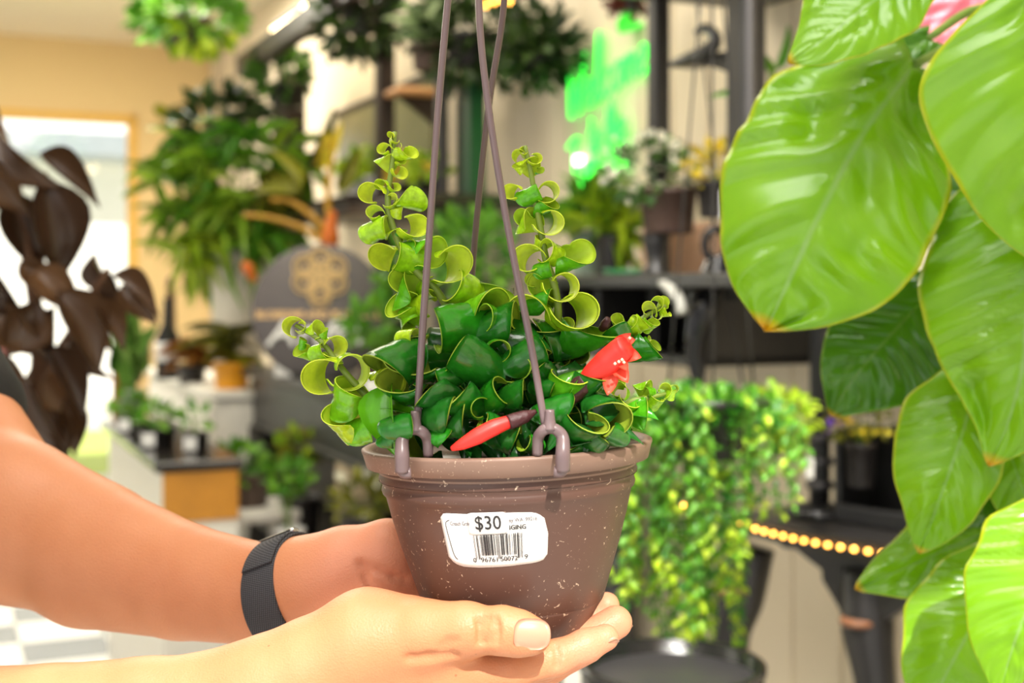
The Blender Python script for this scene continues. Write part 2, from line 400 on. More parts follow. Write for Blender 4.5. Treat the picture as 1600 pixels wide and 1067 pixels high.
def pot_text(s, x, y, size, m=M_ink, bold=0, wide=None, name='lettering'):
    """text starting at x, stretched to the given width"""
    V, Fc = text_mesh(s, size, bold); w_ = max(v.x for v in V)-min(v.x for v in V); x_ = min(v.x for v in V); f = wide/w_ if wide else 1
    mk(name, ([on_pot(x+(v.x-x_)*f, y+v.y, .0010) for v in V], Fc), m, lab, False)
pot_text('$30', -8.4*mm, 5.0*mm, 9.2*mm, bold=.08*mm, wide=11.6*mm)
pot_text('Creach Grav', -20.2*mm, 7.0*mm, 2.6*mm, M_faint, .07*mm, wide=9.4*mm)
pot_text('ey WA. 99216', 6.6*mm, 8.0*mm, 2.6*mm, M_faint, .07*mm, wide=12.4*mm)
pot_text('IGING', 6.6*mm, 4.4*mm, 3.0*mm, bold=.10*mm, wide=7.4*mm)
pot_text('0', -11.8*mm, -10.8*mm, 3.1*mm, bold=.06*mm, wide=1.7*mm); pot_text('96761', -7.9*mm, -10.7*mm, 3.1*mm, bold=.06*mm, wide=8.2*mm); pot_text('50072', 1.6*mm, -10.5*mm, 3.1*mm, bold=.06*mm, wide=8.2*mm); pot_text('9', 12.9*mm, -10*mm, 3.1*mm, bold=.06*mm, wide=1.7*mm)
Lc = {'0': '0001101', '1': '0011001', '2': '0010011', '3': '0111101', '4': '0100011', '5': '0110001', '6': '0101111', '7': '0111011', '8': '0110111', '9': '0001011'}
code = '101'+''.join(Lc[c] for c in '096761')+'01010'+''.join(''.join('1' if x == '0' else '0' for x in Lc[c]) for c in '500729')+'101'
bars = []; i = 0
while i < 95:
    if code[i] == '1':
        j = i
        while j < 95 and code[j] == '1': j += 1
        long = i < 10 or i > 84 or 44 < i < 51
        x0, x1 = (-10.2+i*22.4/95)*mm, (-10.2+(j-.12)*22.4/95)*mm; y0 = (-9.4 if long else -7.6)*mm; y1 = 2.2*mm+(i/95)*.6*mm
        bars.append(([on_pot(x_, y_, .0009) for x_, y_ in ((x0, y0), (x1, y0), (x1, (y0+y1)/2), (x1, y1), (x0, y1), (x0, (y0+y1)/2))], [(0, 1, 2, 3, 4, 5)])); i = j
    else: i += 1
mk('barcode', join(*bars), M_ink, lab, False)
mk('bracket_line', tube([on_pot(x_*mm, y_*mm, .0003) for x_, y_ in ((-20.8, 9.3), (-22.6, 8.4), (-23, 6), (-22.6, 0), (-22, -6), (-21.2, -8.6), (-20.2, -9.6))], .0002, 6), M_ink, lab)

# three plastic hangers with clip loops
M_hang = mat('mauve_brown_plastic', (110, 92, 94), .32, var=.1)
M_hang_b = mat('dark_brown_plastic', (98, 78, 76), .34, var=.1)
def hanger(pts, clip, m):
    h = mk('hanger_rod', tube([P(*p) for p in pts], .0017, 10, 8), m, hp)
    if clip:
        cx, cy, d, out = clip
        k = d/F; wv = .0024
        c = P(cx, cy, d)
        # the outer leg runs down over the lip, the inner leg behind it
        X = Vector((1, 0, 0)); Z = Vector((0, 0, 1)); Y = Vector((0, 1, 0))
        lo, hi = (-1, 1) if out < 0 else (1, -1)
        path = [c+X*(lo*20*k)-Z*(46*k)-Y*.002, c+X*(lo*20*k)-Z*(20*k)-Y*.003, c+X*(lo*20*k)+Z*(4*k), c+X*(lo*11*k)+Z*(16*k), c+Z*(19*k), c+X*(hi*11*k)+Z*(15*k), c+X*(hi*18*k)+Z*(2*k)+Y*.003, c+X*(hi*19*k)-Z*(24*k)+Y*.005]
        mk('clip_loop', tube(path, [.0034, .0034, .0030, .0026, .0026, .0026, .0026, .0024], 10, 6), m, h)
        mk('clip_neck', tube([c+Z*(17*k), c+Z*(30*k), c+Z*(48*k)], [.0036, .0026, .002], 10, 5), m, h)
        mk('clip_hook', tube([c+X*(lo*20*k)-Z*(40*k)-Y*.002, c+X*(lo*18*k)-Z*(48*k)-Y*.0015, c+X*(lo*7*k)-Z*(48*k)-Y*.001], .0027, 8, 4), m, h)
    return h
hanger([(651, 676, .586), (660, 520, .590), (672, 350, .598), (684, 180, .607), (700, 0, .616), (716, -150, .626), (742, -330, .64)], (649, 690, .584, -1), M_hang)
hanger([(852, 668, .573), (828, 530, .578), (800, 390, .586), (774, 240, .596), (755, 100, .606), (748, 0, .615), (747, -120, .626), (748, -330, .64)], (859, 688, .571, 1), M_hang)
hanger([(728, 690, .712), (732, 560, .705), (738, 425, .698), (752, 270, .688), (766, 150, .678), (788, 0, .668), (786, -150, .655), (756, -330, .642)], None, M_hang_b)
mk('hook', tube([P(749, -325, .641), P(749, -420, .641), P(770, -470, .641), P(790, -430, .641), P(784, -400, .641)], .0024, 10), M_hang, hp)

# curled leaves
def curl_mesh(curl, W, rend, helix, flare, pw=.8, n=20, nv=10, seed=0, inner=None):
    r = random.Random(seed); ph = r.uniform(0, 6)
    rows = []
    for i in range(n+1):
        uu = i/n; th = math.radians(curl)*uu; Rr = 1-(1-rend)*uu**1.2
        ww = W*math.sin(math.pi*(.035+.94*uu))**pw
        for j in range(nv+1):
            v = -1+2*j/nv
            rad = Rr+flare*v*v*(.4+.6*uu)-.045*math.exp(-(v/.13)**2)+.02*math.sin(ph+v*2.5+uu*7)
            rows.append((rad*math.cos(th), rad*math.sin(th), v*ww+helix*uu+.12*W*math.sin(uu*3+ph)))
    k = nv+1; V = [Vector(p) for p in rows]; m_ = len(V); Fo = []
    for i in range(n):
        for j in range(nv): a = i*k+j; Fo.append((a, a+k, a+k+1, a+1))
    # inner skin
    T = []
    for i in range(n+1):
        for j in range(k):
            p = V[i*k+j]; e = Vector((p.x, p.y, 0)); e = e.normalized() if e.length > .02 else Vector((1, 0, 0)); T.append(p-e*.055)
    mi = [0]*len(Fo); FF = list(Fo)
    for f in Fo: FF.append(tuple(q+m_ for q in reversed(f))); mi.append(1)
    rim = [i*k for i in range(n+1)]+[n*k+j for j in range(1, k)]+[i*k+nv for i in range(n-1, -1, -1)]+list(range(nv-1, 0, -1))
    for a, b_ in zip(rim, rim[1:]+rim[:1]): FF.append((b_, b_+m_, a+m_, a)); mi.append(1)
    me = mesh('leaf', V+T, FF, [M_cl_out, inner or M_cl_in], True, mi); return me
def curl_mat(name, inner, f=.62):
    m, nt, b = new_mat(name); oi = N(nt, 'ShaderNodeObjectInfo'); tc = N(nt, 'ShaderNodeTexCoord')
    no = N(nt, 'ShaderNodeTexNoise'); no.inputs['Scale'].default_value = 2.2; no.inputs['Detail'].default_value = 5; nt.links.new(tc.outputs['Object'], no.inputs['Vector'])
    mx = N(nt, 'ShaderNodeMix', data_type='RGBA', blend_type='MULTIPLY'); mx.inputs[0].default_value = 1
    rp = N(nt, 'ShaderNodeValToRGB'); rp.color_ramp.elements[0].color = (.7, .75, .7, 1); rp.color_ramp.elements[1].color = (1.25, 1.2, 1.2, 1); rp.color_ramp.elements[0].position = .3; rp.color_ramp.elements[1].position = .7
    nt.links.new(no.outputs['Fac'], rp.inputs[0]); nt.links.new(oi.outputs['Color'], mx.inputs[6]); nt.links.new(rp.outputs[0], mx.inputs[7])
    col = mx.outputs[2]
    if inner:
        m2 = N(nt, 'ShaderNodeMix', data_type='RGBA'); m2.inputs[0].default_value = f; m2.inputs[7].default_value = s2l((234, 244, 70))+(1,)
        nt.links.new(col, m2.inputs[6]); col = m2.outputs[2]; b.inputs['Roughness'].default_value = .5
    else:
        b.inputs['Roughness'].default_value = .22; b.inputs['Coat Weight'].default_value = .5; b.inputs['Coat Roughness'].default_value = .1
    nt.links.new(col, b.inputs['Base Color'])
    bp = N(nt, 'ShaderNodeBump'); bp.inputs['Strength'].default_value = .12; n2 = N(nt, 'ShaderNodeTexNoise'); n2.inputs['Scale'].default_value = 14
    nt.links.new(tc.outputs['Object'], n2.inputs['Vector']); nt.links.new(n2.outputs['Fac'], bp.inputs['Height']); nt.links.new(bp.outputs[0], b.inputs['Normal'])
    add_translucent(nt, b, col, .22)
    return m
M_cl_out = curl_mat('curl_leaf_glossy_face', False); M_cl_in = curl_mat('curl_leaf_pale_underside', True); M_cl_in2 = curl_mat('curl_leaf_green_underside', True, .40)
CV = [curl_mesh(290, 1.0, .62, .25, .0, seed=1), curl_mesh(320, 1.15, .55, -.3, .03, seed=2), curl_mesh(250, 1.05, .75, .4, .0, seed=3), curl_mesh(340, .9, .5, .35, .03, seed=4),
      curl_mesh(225, 1.25, .85, -.35, .0, seed=5), curl_mesh(280, 1.3, .6, .2, .04, seed=6), curl_mesh(130, .75, 1.1, .1, .0, seed=7), curl_mesh(100, .6, 1.2, -.1, -.05, seed=8)]
CVD = [curl_mesh(265, 1.3, .7, .2, -.16, 1.5, seed=21, inner=M_cl_in2), curl_mesh(240, 1.4, .8, -.25, -.18, 1.6, seed=22, inner=M_cl_in2), curl_mesh(300, 1.2, .62, .3, -.12, 1.4, seed=23, inner=M_cl_in2), curl_mesh(215, 1.45, .9, -.15, -.18, 1.6, seed=24, inner=M_cl_in2), curl_mesh(320, 1.25, .55, -.3, -.1, 1.3, seed=25, inner=M_cl_in2)]
TONES = [(0, s2l((214, 234, 44))), (.12, s2l((180, 224, 34))), (.3, s2l((110, 196, 26))), (.55, s2l((44, 150, 26))), (.8, s2l((32, 116, 26))), (1, s2l((36, 96, 38)))]
def tone(t):
    t = max(0, min(1, t)); return tuple(float(np.interp(t, [a for a, _ in TONES], [c[k] for _, c in TONES])) for k in range(3))+(1,)
def camvec(a): return Vector((a[0], -a[2], a[1]))
def curl_leaf(stem, path, px, py, d, rpx, ax, t, var):
    c = P(px, py, d); z = camvec(ax).normalized(); s = 1.08*rpx*d/F
    near = min(path, key=lambda p: (p-c).length) if path else c+Vector((0, 0, -1))
    x = near-c; x = x-z*x.dot(z)
    if x.length < 1e-5: x = z.orthogonal()
    x.normalize(); y = z.cross(x)
    M = Matrix(((x.x*s, y.x*s, z.x*s, c.x), (x.y*s, y.y*s, z.y*s, c.y), (x.z*s, y.z*s, z.z*s, c.z), (0, 0, 0, 1)))
    o = obj('leaf', CVD[var % len(CVD)] if (t > .4 and var < 6) else CV[var % len(CV)], stem, M); o.color = tone(t); return o
M_rstem = mat('olive_plant_stem', (122, 142, 52), .5, var=.25); M_dstem = mat('dark_plant_stem', (72, 74, 36), .5, var=.25)
def dd(py, base=.632): return base-.034*max(0, min(1, (py-430)/220))
def stem(pts, r0, leaves, m=M_rstem, db=None):
    """pts (px,py,d) tip to base"""
    W_ = [P(*p) for p in pts]; st = mk('stem', tube(W_, [r0*.6, r0, r0*1.15], 8, 6), m, hp); path = catmull(W_, 6)
    for i, L in enumerate(leaves):
        px, py, rp, ax, t = L[:5]
        if ax[1] > .65 and rp > 11 and RND.random() < .7: ax = (.8 if ax[0] > 0.05 else -.8, .3, .5)
        var = L[5] if len(L) > 5 else RND.randrange(6)
        d = min(zip(path, path), key=lambda a: (P(px, py, a[0].y)-a[0]).length)[0].y - (L[6] if len(L) > 6 else 0)
        curl_leaf(st, path, px, py, d, rp, ax, t, var)
    return st
L_, R_, C_, U_ = (-.6, .15, .75), (.65, .1, .72), (.1, .1, .98), (.15, .85, .4)
stem([(617, 206, .64), (612, 262, .638), (606, 305, .636), (610, 342, .634), (628, 390, .632), (652, 425, .63), (690, 465, .63), (735, 560, .64), (760, 660, .645)], .0019, [
    (617, 219, 8, (.3, .2, .9), 0), (612, 212, 6, L_, 0), (604, 236, 11, (-.5, .2, .8), .03), (631, 238, 14, (.8, .1, .5), .08), (604, 257, 14, (.4, .75, .4), .14), (622, 266, 12, (.6, -.3, .75), .03), (620, 228, 9, C_, .05), (625, 250, 8, R_, .05),
    (586, 306, 19, (-.45, .1, .85), .02), (634, 305, 20, (-.75, .15, .55), .14), (611, 315, 13, (.0, .35, .9), .04), (599, 291, 10, L_, .1), (614, 292, 9, R_, .08),
    (588, 338, 14, (-.2, .4, .85), .08), (592, 362, 21, (.45, .8, .3), .16), (638, 352, 22, (.65, .1, .72), .06), (616, 372, 13, (.45, .1, .85), .06), (624, 362, 9, (.6, .5, .5), .5), (620, 332, 10, U_, .06),
    (603, 404, 21, (-.6, .1, .75), .04), (637, 402, 25, (-.7, .2, .65), .2), (661, 394, 27, (.85, .15, .4), .32), (694, 413, 30, (.5, .15, .82), .1), (640, 382, 10, C_, .1),
    (632, 441, 19, (-.5, .2, .8), .1), (648, 456, 26, (.3, .85, .3), .34), (676, 450, 17, (.45, .1, .88), .16), (640, 484, 26, (-.3, .75, .55), .18), (640, 500, 18, (.2, -.6, .7), .25),
    (712, 446, 28, (-.45, .25, .82), .12), (744, 462, 36, (.85, .25, .35), .58), (664, 480, 22, (.5, .3, .8), .1), (722, 478, 20, (.3, .4, .8), .45)])
stem([(820, 228, .628), (830, 272, .626), (838, 320, .624), (845, 360, .622), (853, 405, .62), (866, 445, .618), (872, 495, .618), (862, 570, .63), (842, 660, .64)], .0018, [
    (820, 238, 8, (-.2, .3, .9), 0), (812, 246, 11, (-.3, .1, .95), .02), (833, 248, 11, (.4, .1, .9), .02), (826, 262, 15, (.2, .85, .4), .06), (841, 266, 6, R_, .4), (811, 263, 8, (-.6, .6, .4), .05),
    (805, 303, 14, (-.65, .15, .75), .0), (830, 308, 16, (.2, .9, .3), .34), (853, 300, 20, (.15, .1, .97), .04), (852, 316, 17, (.1, .9, .4), .4),
    (831, 350, 19, (.3, .75, .5), .14), (853, 344, 23, (.3, -.1, .95), .04), (818, 343, 13, (-.5, .5, .6), .3),
    (830, 410, 25, (-.35, .2, .9), .05), (860, 394, 21, (-.5, .25, .82), .1), (888, 399, 25, (.85, .35, .35), .36), (850, 424, 15, (.2, .7, .6), .4), (843, 382, 11, U_, .05),
    (850, 452, 21, (-.5, .45, .7), .2), (874, 446, 28, (.2, .05, .97), .05), (838, 440, 12, L_, .4),
    (832, 500, 33, (-.35, .2, .9), .12), (892, 486, 36, (.35, .2, .9), .14), (908, 517, 38, (.75, .35, .5), .52), (862, 537, 34, (-.15, .85, .45), .72), (880, 508, 16, (.2, .3, .9), .12), (848, 476, 22, (.1, .8, .5), .5), (878, 560, 13, C_, .35)])
stem([(462, 508, .615), (500, 532, .612), (530, 570, .608), (548, 592, .606), (580, 625, .604), (625, 655, .61), (680, 690, .625)], .0017, [
    (463, 515, 17, (-.15, .25, .95), .02), (470, 511, 9, (.1, .3, .95), .02), (489, 518, 14, (.6, .5, .55), .1), (478, 551, 13, (-.1, .9, .4), .22), (498, 553, 15, (.4, .75, .5), .2), (518, 540, 19, (.55, .1, .8), .03), (504, 522, 8, U_, .25), (474, 536, 8, U_, .3),
    (541, 576, 33, (.3, .0, .95), .18, 3), (517, 590, 30, (-.4, .0, .9), .04, 2), (546, 632, 33, (.2, .85, .4), .26), (592, 600, 28, (.65, .2, .65), .05), (545, 664, 28, (-.4, .55, .65), .1), (575, 672, 22, (.1, .85, .4), .3)])
stem([(1040, 478, .63), (1012, 492, .627), (985, 512, .624), (955, 540, .622), (905, 610, .63), (870, 670, .64)], .0015, [
    (1036, 474, 9, U_, .1), (1040, 488, 8, R_, .06), (1024, 476, 11, (.1, .3, .9), .08), (1014, 487, 12, (-.2, .4, .9), .06), (1026, 492, 9, C_, .1), (1002, 502, 16, (.1, .7, .7), .08), (1014, 507, 13, (.5, .5, .6), .18), (990, 508, 14, (-.4, .5, .8), .12),
    (966, 506, 11, (-.3, .8, .4), .16), (1004, 527, 12, (.3, .2, .9), .06), (1012, 541, 15, (.75, .3, .4), .4), (968, 528, 26, (-.2, .6, .4), .7), (1000, 545, 24, (.8, .1, .4), .62), (940, 560, 14, (.3, .3, .9), .2)])
stem([(1052, 612, .615), (1020, 620, .612), (985, 628, .61), (950, 655, .615), (900, 700, .635)], .0014, [
    (1048, 616, 9, U_, .15), (1052, 607, 7, C_, .1), (1036, 612, 11, (.1, .4, .9), .16), (1024, 628, 12, (.3, .6, .6), .2), (1012, 612, 9, L_, .3), (1002, 608, 12, (.2, .7, .6), .22), (968, 614, 15, (-.3, .4, .85), .2), (980, 632, 18, (.3, .5, .8), .18), (996, 640, 14, R_, .3),
    (1008, 648, 26, (.3, .75, .1), .42, 6), (965, 600, 11, U_, .3), (970, 664, 16, (.2, .8, .3), .5), (990, 662, 20, (.1, .9, .1), .6, 7)])
# centre: the dark older leaves
core = [(702, 508, 42, (-.35, .75, .55), .62), (734, 520, 16, (.6, .2, .8), .4), (783, 516, 38, (.8, .35, .45), .84), (764, 498, 26, (-.3, .2, .9), .45), (746, 562, 40, (-.15, .8, .55), .82), (762, 488, 30, (.6, .3, .75), .3), (775, 548, 20, (.2, .1, .97), .5),
        (716, 572, 20, (-.6, .3, .7), .45), (622, 566, 38, (-.5, .55, .35), .88), (662, 562, 38, (-.55, .6, .4), .84), (640, 606, 32, (.4, .6, .5), .9), (640, 530, 16, (-.4, .6, .6), .1), (690, 612, 30, (-.3, .6, .6), .92), (726, 620, 34, (.05, .8, .6), .86), (700, 588, 20, (.3, .7, .5), .8),
        (778, 620, 28, (-.25, .7, .7), .7), (800, 572, 26, (.2, .1, .97), .55), (822, 566, 32, (.75, .45, .4), .86), (806, 622, 24, (.6, .6, .4), .88), (690, 655, 30, (.3, .8, .2), .9), (622, 672, 24, (.8, .2, .4), .8), (689, 686, 17, (.8, .1, .5), .6),
        (722, 664, 26, (.5, .5, .6), .95), (750, 640, 20, C_, .6), (800, 688, 26, (.2, .85, .4), .95), (826, 690, 18, (-.5, .2, .8), .6), (768, 660, 22, (-.2, .6, .7), .9), (905, 664, 34, (-.6, .65, .3), .93), (938, 645, 36, (.5, .7, .3), .95), (960, 676, 20, (.2, .8, .3), .85),
        (886, 602, 30, (.2, .4, .4), .4), (872, 645, 26, (.7, .3, .3), .85), (858, 610, 20, (-.3, .7, .5), .9), (930, 690, 22, (.2, .7, .5), .93), (850, 580, 22, (-.2, .7, .6), .9), (915, 600, 24, (.5, .5, .5), .9), (610, 690, 16, (.6, .4, .4), .85), (900, 700, 18, (.1, .8, .5), .9)]
cs = stem([(728, 430, .66), (740, 520, .648), (755, 600, .64), (770, 690, .64)], .0022, [], M_dstem); cpath = catmull([P(728, 430, .66), P(740, 520, .645), P(755, 600, .635), P(770, 690, .635)], 6)
for c in core:
    ax = c[3]
    if ax[1] > .5: ax = (RND.choice((-1, 1))*RND.uniform(.45, .8), RND.uniform(-.25, .6), RND.uniform(.5, .8))
    curl_leaf(cs, cpath, c[0], c[1], dd(c[1], .624)-.004*RND.random(), c[2]*1.04, ax, c[4]*.93, RND.choice((0, 1, 2, 4, 5)))
# less curled leaves over the rim
FLM = mesh('leaf', LEAF['oval'][0], LEAF['oval'][1], [M_cl_out])
FLB = mesh('leaf', unit_leaf('ovate', .5, .3, 12, .02)[0], unit_leaf('ovate', .5, .3, 12, .02)[1], [M_cl_out])
def flat_leaf(bx, by, bd_, tx, ty, td, wpx, nrm, t, st=None):
    b0, t0 = P(bx, by, bd_), P(tx, ty, td); L = (t0-b0).length*1.12
    o = obj('leaf', FLB, st or cs, basis(t0-b0, camvec(nrm), (wpx*bd_/F, L, L), b0)); o.color = tone(t); return o
flat_leaf(612, 598, .598, 588, 704, .584, 66, (-.55, .25, .8), .3); flat_leaf(600, 640, .600, 640, 626, .588, 46, (-.3, .8, .5), .3)
flat_leaf(880, 700, .588, 934, 668, .583, 46, (-.3, .7, .7), .96); flat_leaf(906, 668, .590, 912, 712, .580, 44, (.2, .5, .85), .95); flat_leaf(915, 662, .592, 965, 628, .588, 50, (.2, .6, .8), .97)
flat_leaf(862, 640, .592, 872, 702, .580, 36, (.7, .2, .7), .9); flat_leaf(878, 630, .590, 896, 572, .588, 40, (-.5, .4, .8), .34); flat_leaf(646, 650, .606, 676, 700, .598, 46, (.3, .6, .7), .8); flat_leaf(700, 640, .598, 726, 690, .590, 40, (.1, .6, .8), .96)
flat_leaf(720, 690, .612, 748, 704, .596, 40, (.1, .8, .6), .9); flat_leaf(760, 680, .61, 776, 712, .592, 40, (-.2, .7, .7), .95); flat_leaf(742, 668, .615, 720, 704, .600, 40, (-.2, .7, .7), .9)
flat_leaf(780, 660, .590, 800, 702, .580, 44, (.2, .7, .7), .97); flat_leaf(950, 690, .60, 1000, 672, .598, 36, (0, .9, .4), .9); flat_leaf(985, 650, .606, 1022, 640, .60, 34, (0, .8, .6), .5); flat_leaf(622, 700, .596, 606, 660, .594, 30, (-.5, .3, .8), .7)
# the rest of the mound, back and inside
bs = stem([(800, 450, .69), (800, 560, .68), (798, 690, .66)], .002, [], M_dstem); bpath = catmull([P(800, 450, .69), P(800, 560, .68), P(798, 690, .66)], 6)
rr = random.Random(3)
for k in range(95):
    a = rr.uniform(0, 2*math.pi); hz = rr.random(); rad = (.064-.03*hz)*math.sqrt(rr.uniform(.1, 1))
    p = potc+Vector((math.cos(a)*rad, math.sin(a)*rad, -.004+hz*.058))
    if p.y < .612: continue
    px, py = 800+p.x/p.y*F, HZ-(p.z-CAMZ)/p.y*F
    if py < 500 and 770 < px < 825: continue
    ax = (rr.uniform(-1, 1), rr.uniform(-.2, 1), rr.uniform(-.2, 1))
    curl_leaf(bs, bpath, px, py, p.y, rr.uniform(22, 36), ax, rr.uniform(.7, 1), rr.randrange(6))

# red flowers with maroon calyces
M_red = mat('red_petal', (232, 44, 36), .45, var=.2, scale=60); M_red2 = mat('coral_red_petal', (244, 84, 62), .45, var=.15, scale=60); M_calyx = mat('maroon_calyx', (62, 22, 26), .5, var=.3, scale=50, bump=.4, bscale=300)
def flower(pts, rads, calyx, crad, petals, d):
    fl_ = thing_part = mk('flower', tube([P(*p) for p in pts], [r_*d/F for r_ in rads], 14, 6), M_red, hp)
    mk('calyx', tube([P(*p) for p in calyx], [r_*d/F for r_ in crad], 12, 6), M_calyx, fl_)
    for (bx, by, tx, ty, wd, dz) in petals:
        b0, t0 = P(bx, by, d), P(tx, ty, d-dz); L = (t0-b0).length
        mk('petal', xf(LEAF['oval'], basis(t0-b0, (.15, -1, .25), (wd*d/F, L, L*.8), b0)), M_red2, fl_)
    return fl_
fd = .588
f1 = flower([(908, 600, fd+.004), (925, 584, fd), (948, 566, fd-.002), (968, 548, fd-.004), (978, 540, fd-.006)], [9, 16, 21, 20, 17], [(884, 632, fd+.004), (893, 618, fd+.003), (908, 602, fd+.002), (916, 594, fd+.001)], [10, 15, 17, 15],
       [(958, 548, 985, 521, 24, .004), (966, 552, 1000, 556, 26, .007), (955, 575, 951, 616, 26, .006), (960, 570, 981, 594, 26, .008), (970, 535, 992, 530, 18, .003), (962, 560, 980, 574, 20, .01)], fd)
for (x, y) in ((961, 568), (972, 562), (967, 565), (975, 566), (984, 528)): mk('stamen', lathe([(0, -.0008), (.0009, 0), (0, .0008)], 8, Matrix.Translation(P(x, y, fd-.014))), mat('cream_stamen', (250, 210, 180), .5), f1)
fd2 = .574
flower([(706, 701, fd2+.002), (722, 694, fd2), (745, 682, fd2), (772, 668, fd2+.001), (798, 658, fd2+.003)], [4, 9, 13, 13, 10], [(838, 642, fd2+.004), (822, 650, fd2+.003), (806, 656, fd2+.002), (795, 660, fd2+.001)], [3, 10, 12, 12], [], fd2)
flower([(828, 560, .6), (824, 552, .6), (822, 546, .6)], [4, 5, 3], [(862, 612, .604), (850, 592, .602), (838, 574, .6), (830, 562, .6)], [8, 14, 12, 8], [], .6)
mk('calyx', tube([P(940, 514, .615), P(946, 506, .612), P(950, 498, .61)], [.0018, .0024, .0016], 10), M_calyx, hp)
# ---------------------------------------------------------------- the person: arms, hands, shirt
import openvdb
class Sdf:
    def __init__(s, lo, hi, h):
        s.lo = np.array(lo); s.h = h; s.n = np.ceil((np.array(hi)-s.lo)/h).astype(int)
        s.g = np.full(s.n, .03, np.float32)
    def _reg(s, lo, hi):
        a = np.maximum(0, np.floor((lo-s.lo)/s.h).astype(int)); b_ = np.minimum(s.n, np.ceil((hi-s.lo)/s.h).astype(int)+1)
        if np.any(b_ <= a): return None
        ax = [(s.lo[k]+s.h*np.arange(a[k], b_[k])).astype(np.float32) for k in range(3)]
        return tuple(slice(a[k], b_[k]) for k in range(3)), np.meshgrid(*ax, indexing='ij')
    def cone(s, p1, r1, p2, r2, k=.012, flat=None, op='add'):
        p1, p2 = np.array(p1, np.float32), np.array(p2, np.float32); rm = max(r1, r2)+.03
        rg = s._reg(np.minimum(p1, p2)-rm, np.maximum(p1, p2)+rm)
        if rg is None: return
        sl, (X, Y, Z) = rg; ba = p2-p1; L2 = float(ba @ ba)+1e-12
        dx, dy, dz = X-p1[0], Y-p1[1], Z-p1[2]
        t = np.clip((dx*ba[0]+dy*ba[1]+dz*ba[2])/L2, 0, 1)
        dx -= t*ba[0]; dy -= t*ba[1]; dz -= t*ba[2]
        if flat is not None:
            n, f = np.array(flat[0], np.float32), flat[1]; q = (dx*n[0]+dy*n[1]+dz*n[2])*(1/f-1); dx += q*n[0]; dy += q*n[1]; dz += q*n[2]
        d = np.sqrt(dx*dx+dy*dy+dz*dz)-(r1+(r2-r1)*t)
        g = s.g[sl]
        if op == 'add':
            hh = np.maximum(k-np.abs(g-d), 0)/k; s.g[sl] = np.minimum(g, d)-hh*hh*k*.25
        else:
            d = -d; hh = np.maximum(k-np.abs(g-d), 0)/k; s.g[sl] = np.maximum(g, d)+hh*hh*k*.25
    def chain(s, pts, k=.012, flat=None):
        """pts (px, py, d, radius in pixels): one limb, blended as a whole into what is there"""
        W = [np.array(P(*p[:3])) for p in pts]; rr = [p[3]*p[2]/F for p in pts]; m = max(rr)+.03
        rg = s._reg(np.min(W, 0)-m, np.max(W, 0)+m)
        if rg is None: return
        keep = s.g; sl = rg[0]; s.g = np.full_like(keep, .03)
        for i in range(len(pts)-1): s.cone(W[i], rr[i], W[i+1], rr[i+1], .003, flat)
        d = s.g[sl]; s.g = keep; g = s.g[sl]
        hh = np.maximum(k-np.abs(g-d), 0)/k; s.g[sl] = np.minimum(g, d)-hh*hh*k*.25
    def halfspace(s, p, n):
        ax = [(s.lo[k]+s.h*np.arange(s.n[k])).astype(np.float32) for k in range(3)]
        d = ((ax[0]-p[0])*n[0])[:, None, None]+((ax[1]-p[1])*n[1])[None, :, None]+((ax[2]-p[2])*n[2])[None, None, :]
        s.g = np.maximum(s.g, d)
    def mesh(s):
        s.g[0] = s.g[-1] = .01; s.g[:, 0] = s.g[:, -1] = .01; s.g[:, :, 0] = s.g[:, :, -1] = .01
        gr = openvdb.FloatGrid(.03); gr.copyFromArray(np.clip(s.g, -.03, .03)); pts, q = gr.convertToQuads(0.0)
        return np.array(pts)*s.h+s.lo, [tuple(int(i) for i in f[::-1]) for f in q]
YF = ((0, 1, 0), .80)
far = Sdf((-.42, .655, 1.07), (.062, .93, 1.36), .0014)
far.chain([(-200, 440, .90, 96), (-90, 655, .872, 106), (-20, 780, .825, 116), (24, 822, .805, 118)], .008)
far.chain([(24, 806, .805, 117), (143, 866, .782, 114), (285, 908, .748, 90), (404, 928, .722, 79), (470, 920, .706, 71)], .012, YF)
far.chain([(470, 920, .706, 71), (540, 902, .698, 70), (610, 905, .692, 62), (665, 935, .695, 50)], .010, ((0, 1, 0), .85))
far.chain([(470, 912, .70, 60), (545, 886, .690, 58), (606, 866, .685, 54), (650, 872, .695, 44)], .012, ((0, 1, 0), .85))
far.chain([(520, 930, .70, 60), (620, 950, .70, 52), (690, 985, .705, 40)], .016)
far.chain([(620, 850, .735, 30), (700, 830, .742, 26), (760, 828, .738, 22)], .012)            # thumb behind the pot
for k, (d0, y0, tx, ty, td) in enumerate([(.722, 960, 905, 945, .712), (.712, 985, 948, 945, .702), (.70, 1004, 930, 975, .70), (.69, 1012, 890, 1000, .69)]):
    far.chain([(680, y0-20, d0, 27), (770, y0+30, d0, 25), (850, min(1035, y0+34), d0-.004, 23), (tx, ty, td, 20)], .006)
def groove(sd, pts, r, lift, k=.003):
    W = []
    for (x, y) in pts:
        for d in np.arange(.5, .86, .0005):
            p = P(x, y, d); i = np.round((np.array(p)-sd.lo)/sd.h).astype(int)
            if np.all(i >= 0) and np.all(i < sd.n) and sd.g[tuple(i)] < 0: W.append(P(x, y, d-lift)); break
    for a, b_ in zip(W, W[1:]): sd.cone(a, r, b_, r, k, op='sub')
groove(far, [(566, 884), (590, 894), (615, 902), (634, 906)], .0018, .0006); groove(far, [(560, 880), (572, 900), (578, 925)], .0016, .0008)
near = Sdf((-.285, .535, 1.075), (.068, .70, 1.225), .0010)
near.chain([(-90, 1172, .615, 126), (80, 1162, .612, 121), (230, 1145, .61, 116), (330, 1120, .608, 100), (410, 1096, .606, 91)], .012, ((0, 1, 0), .85))
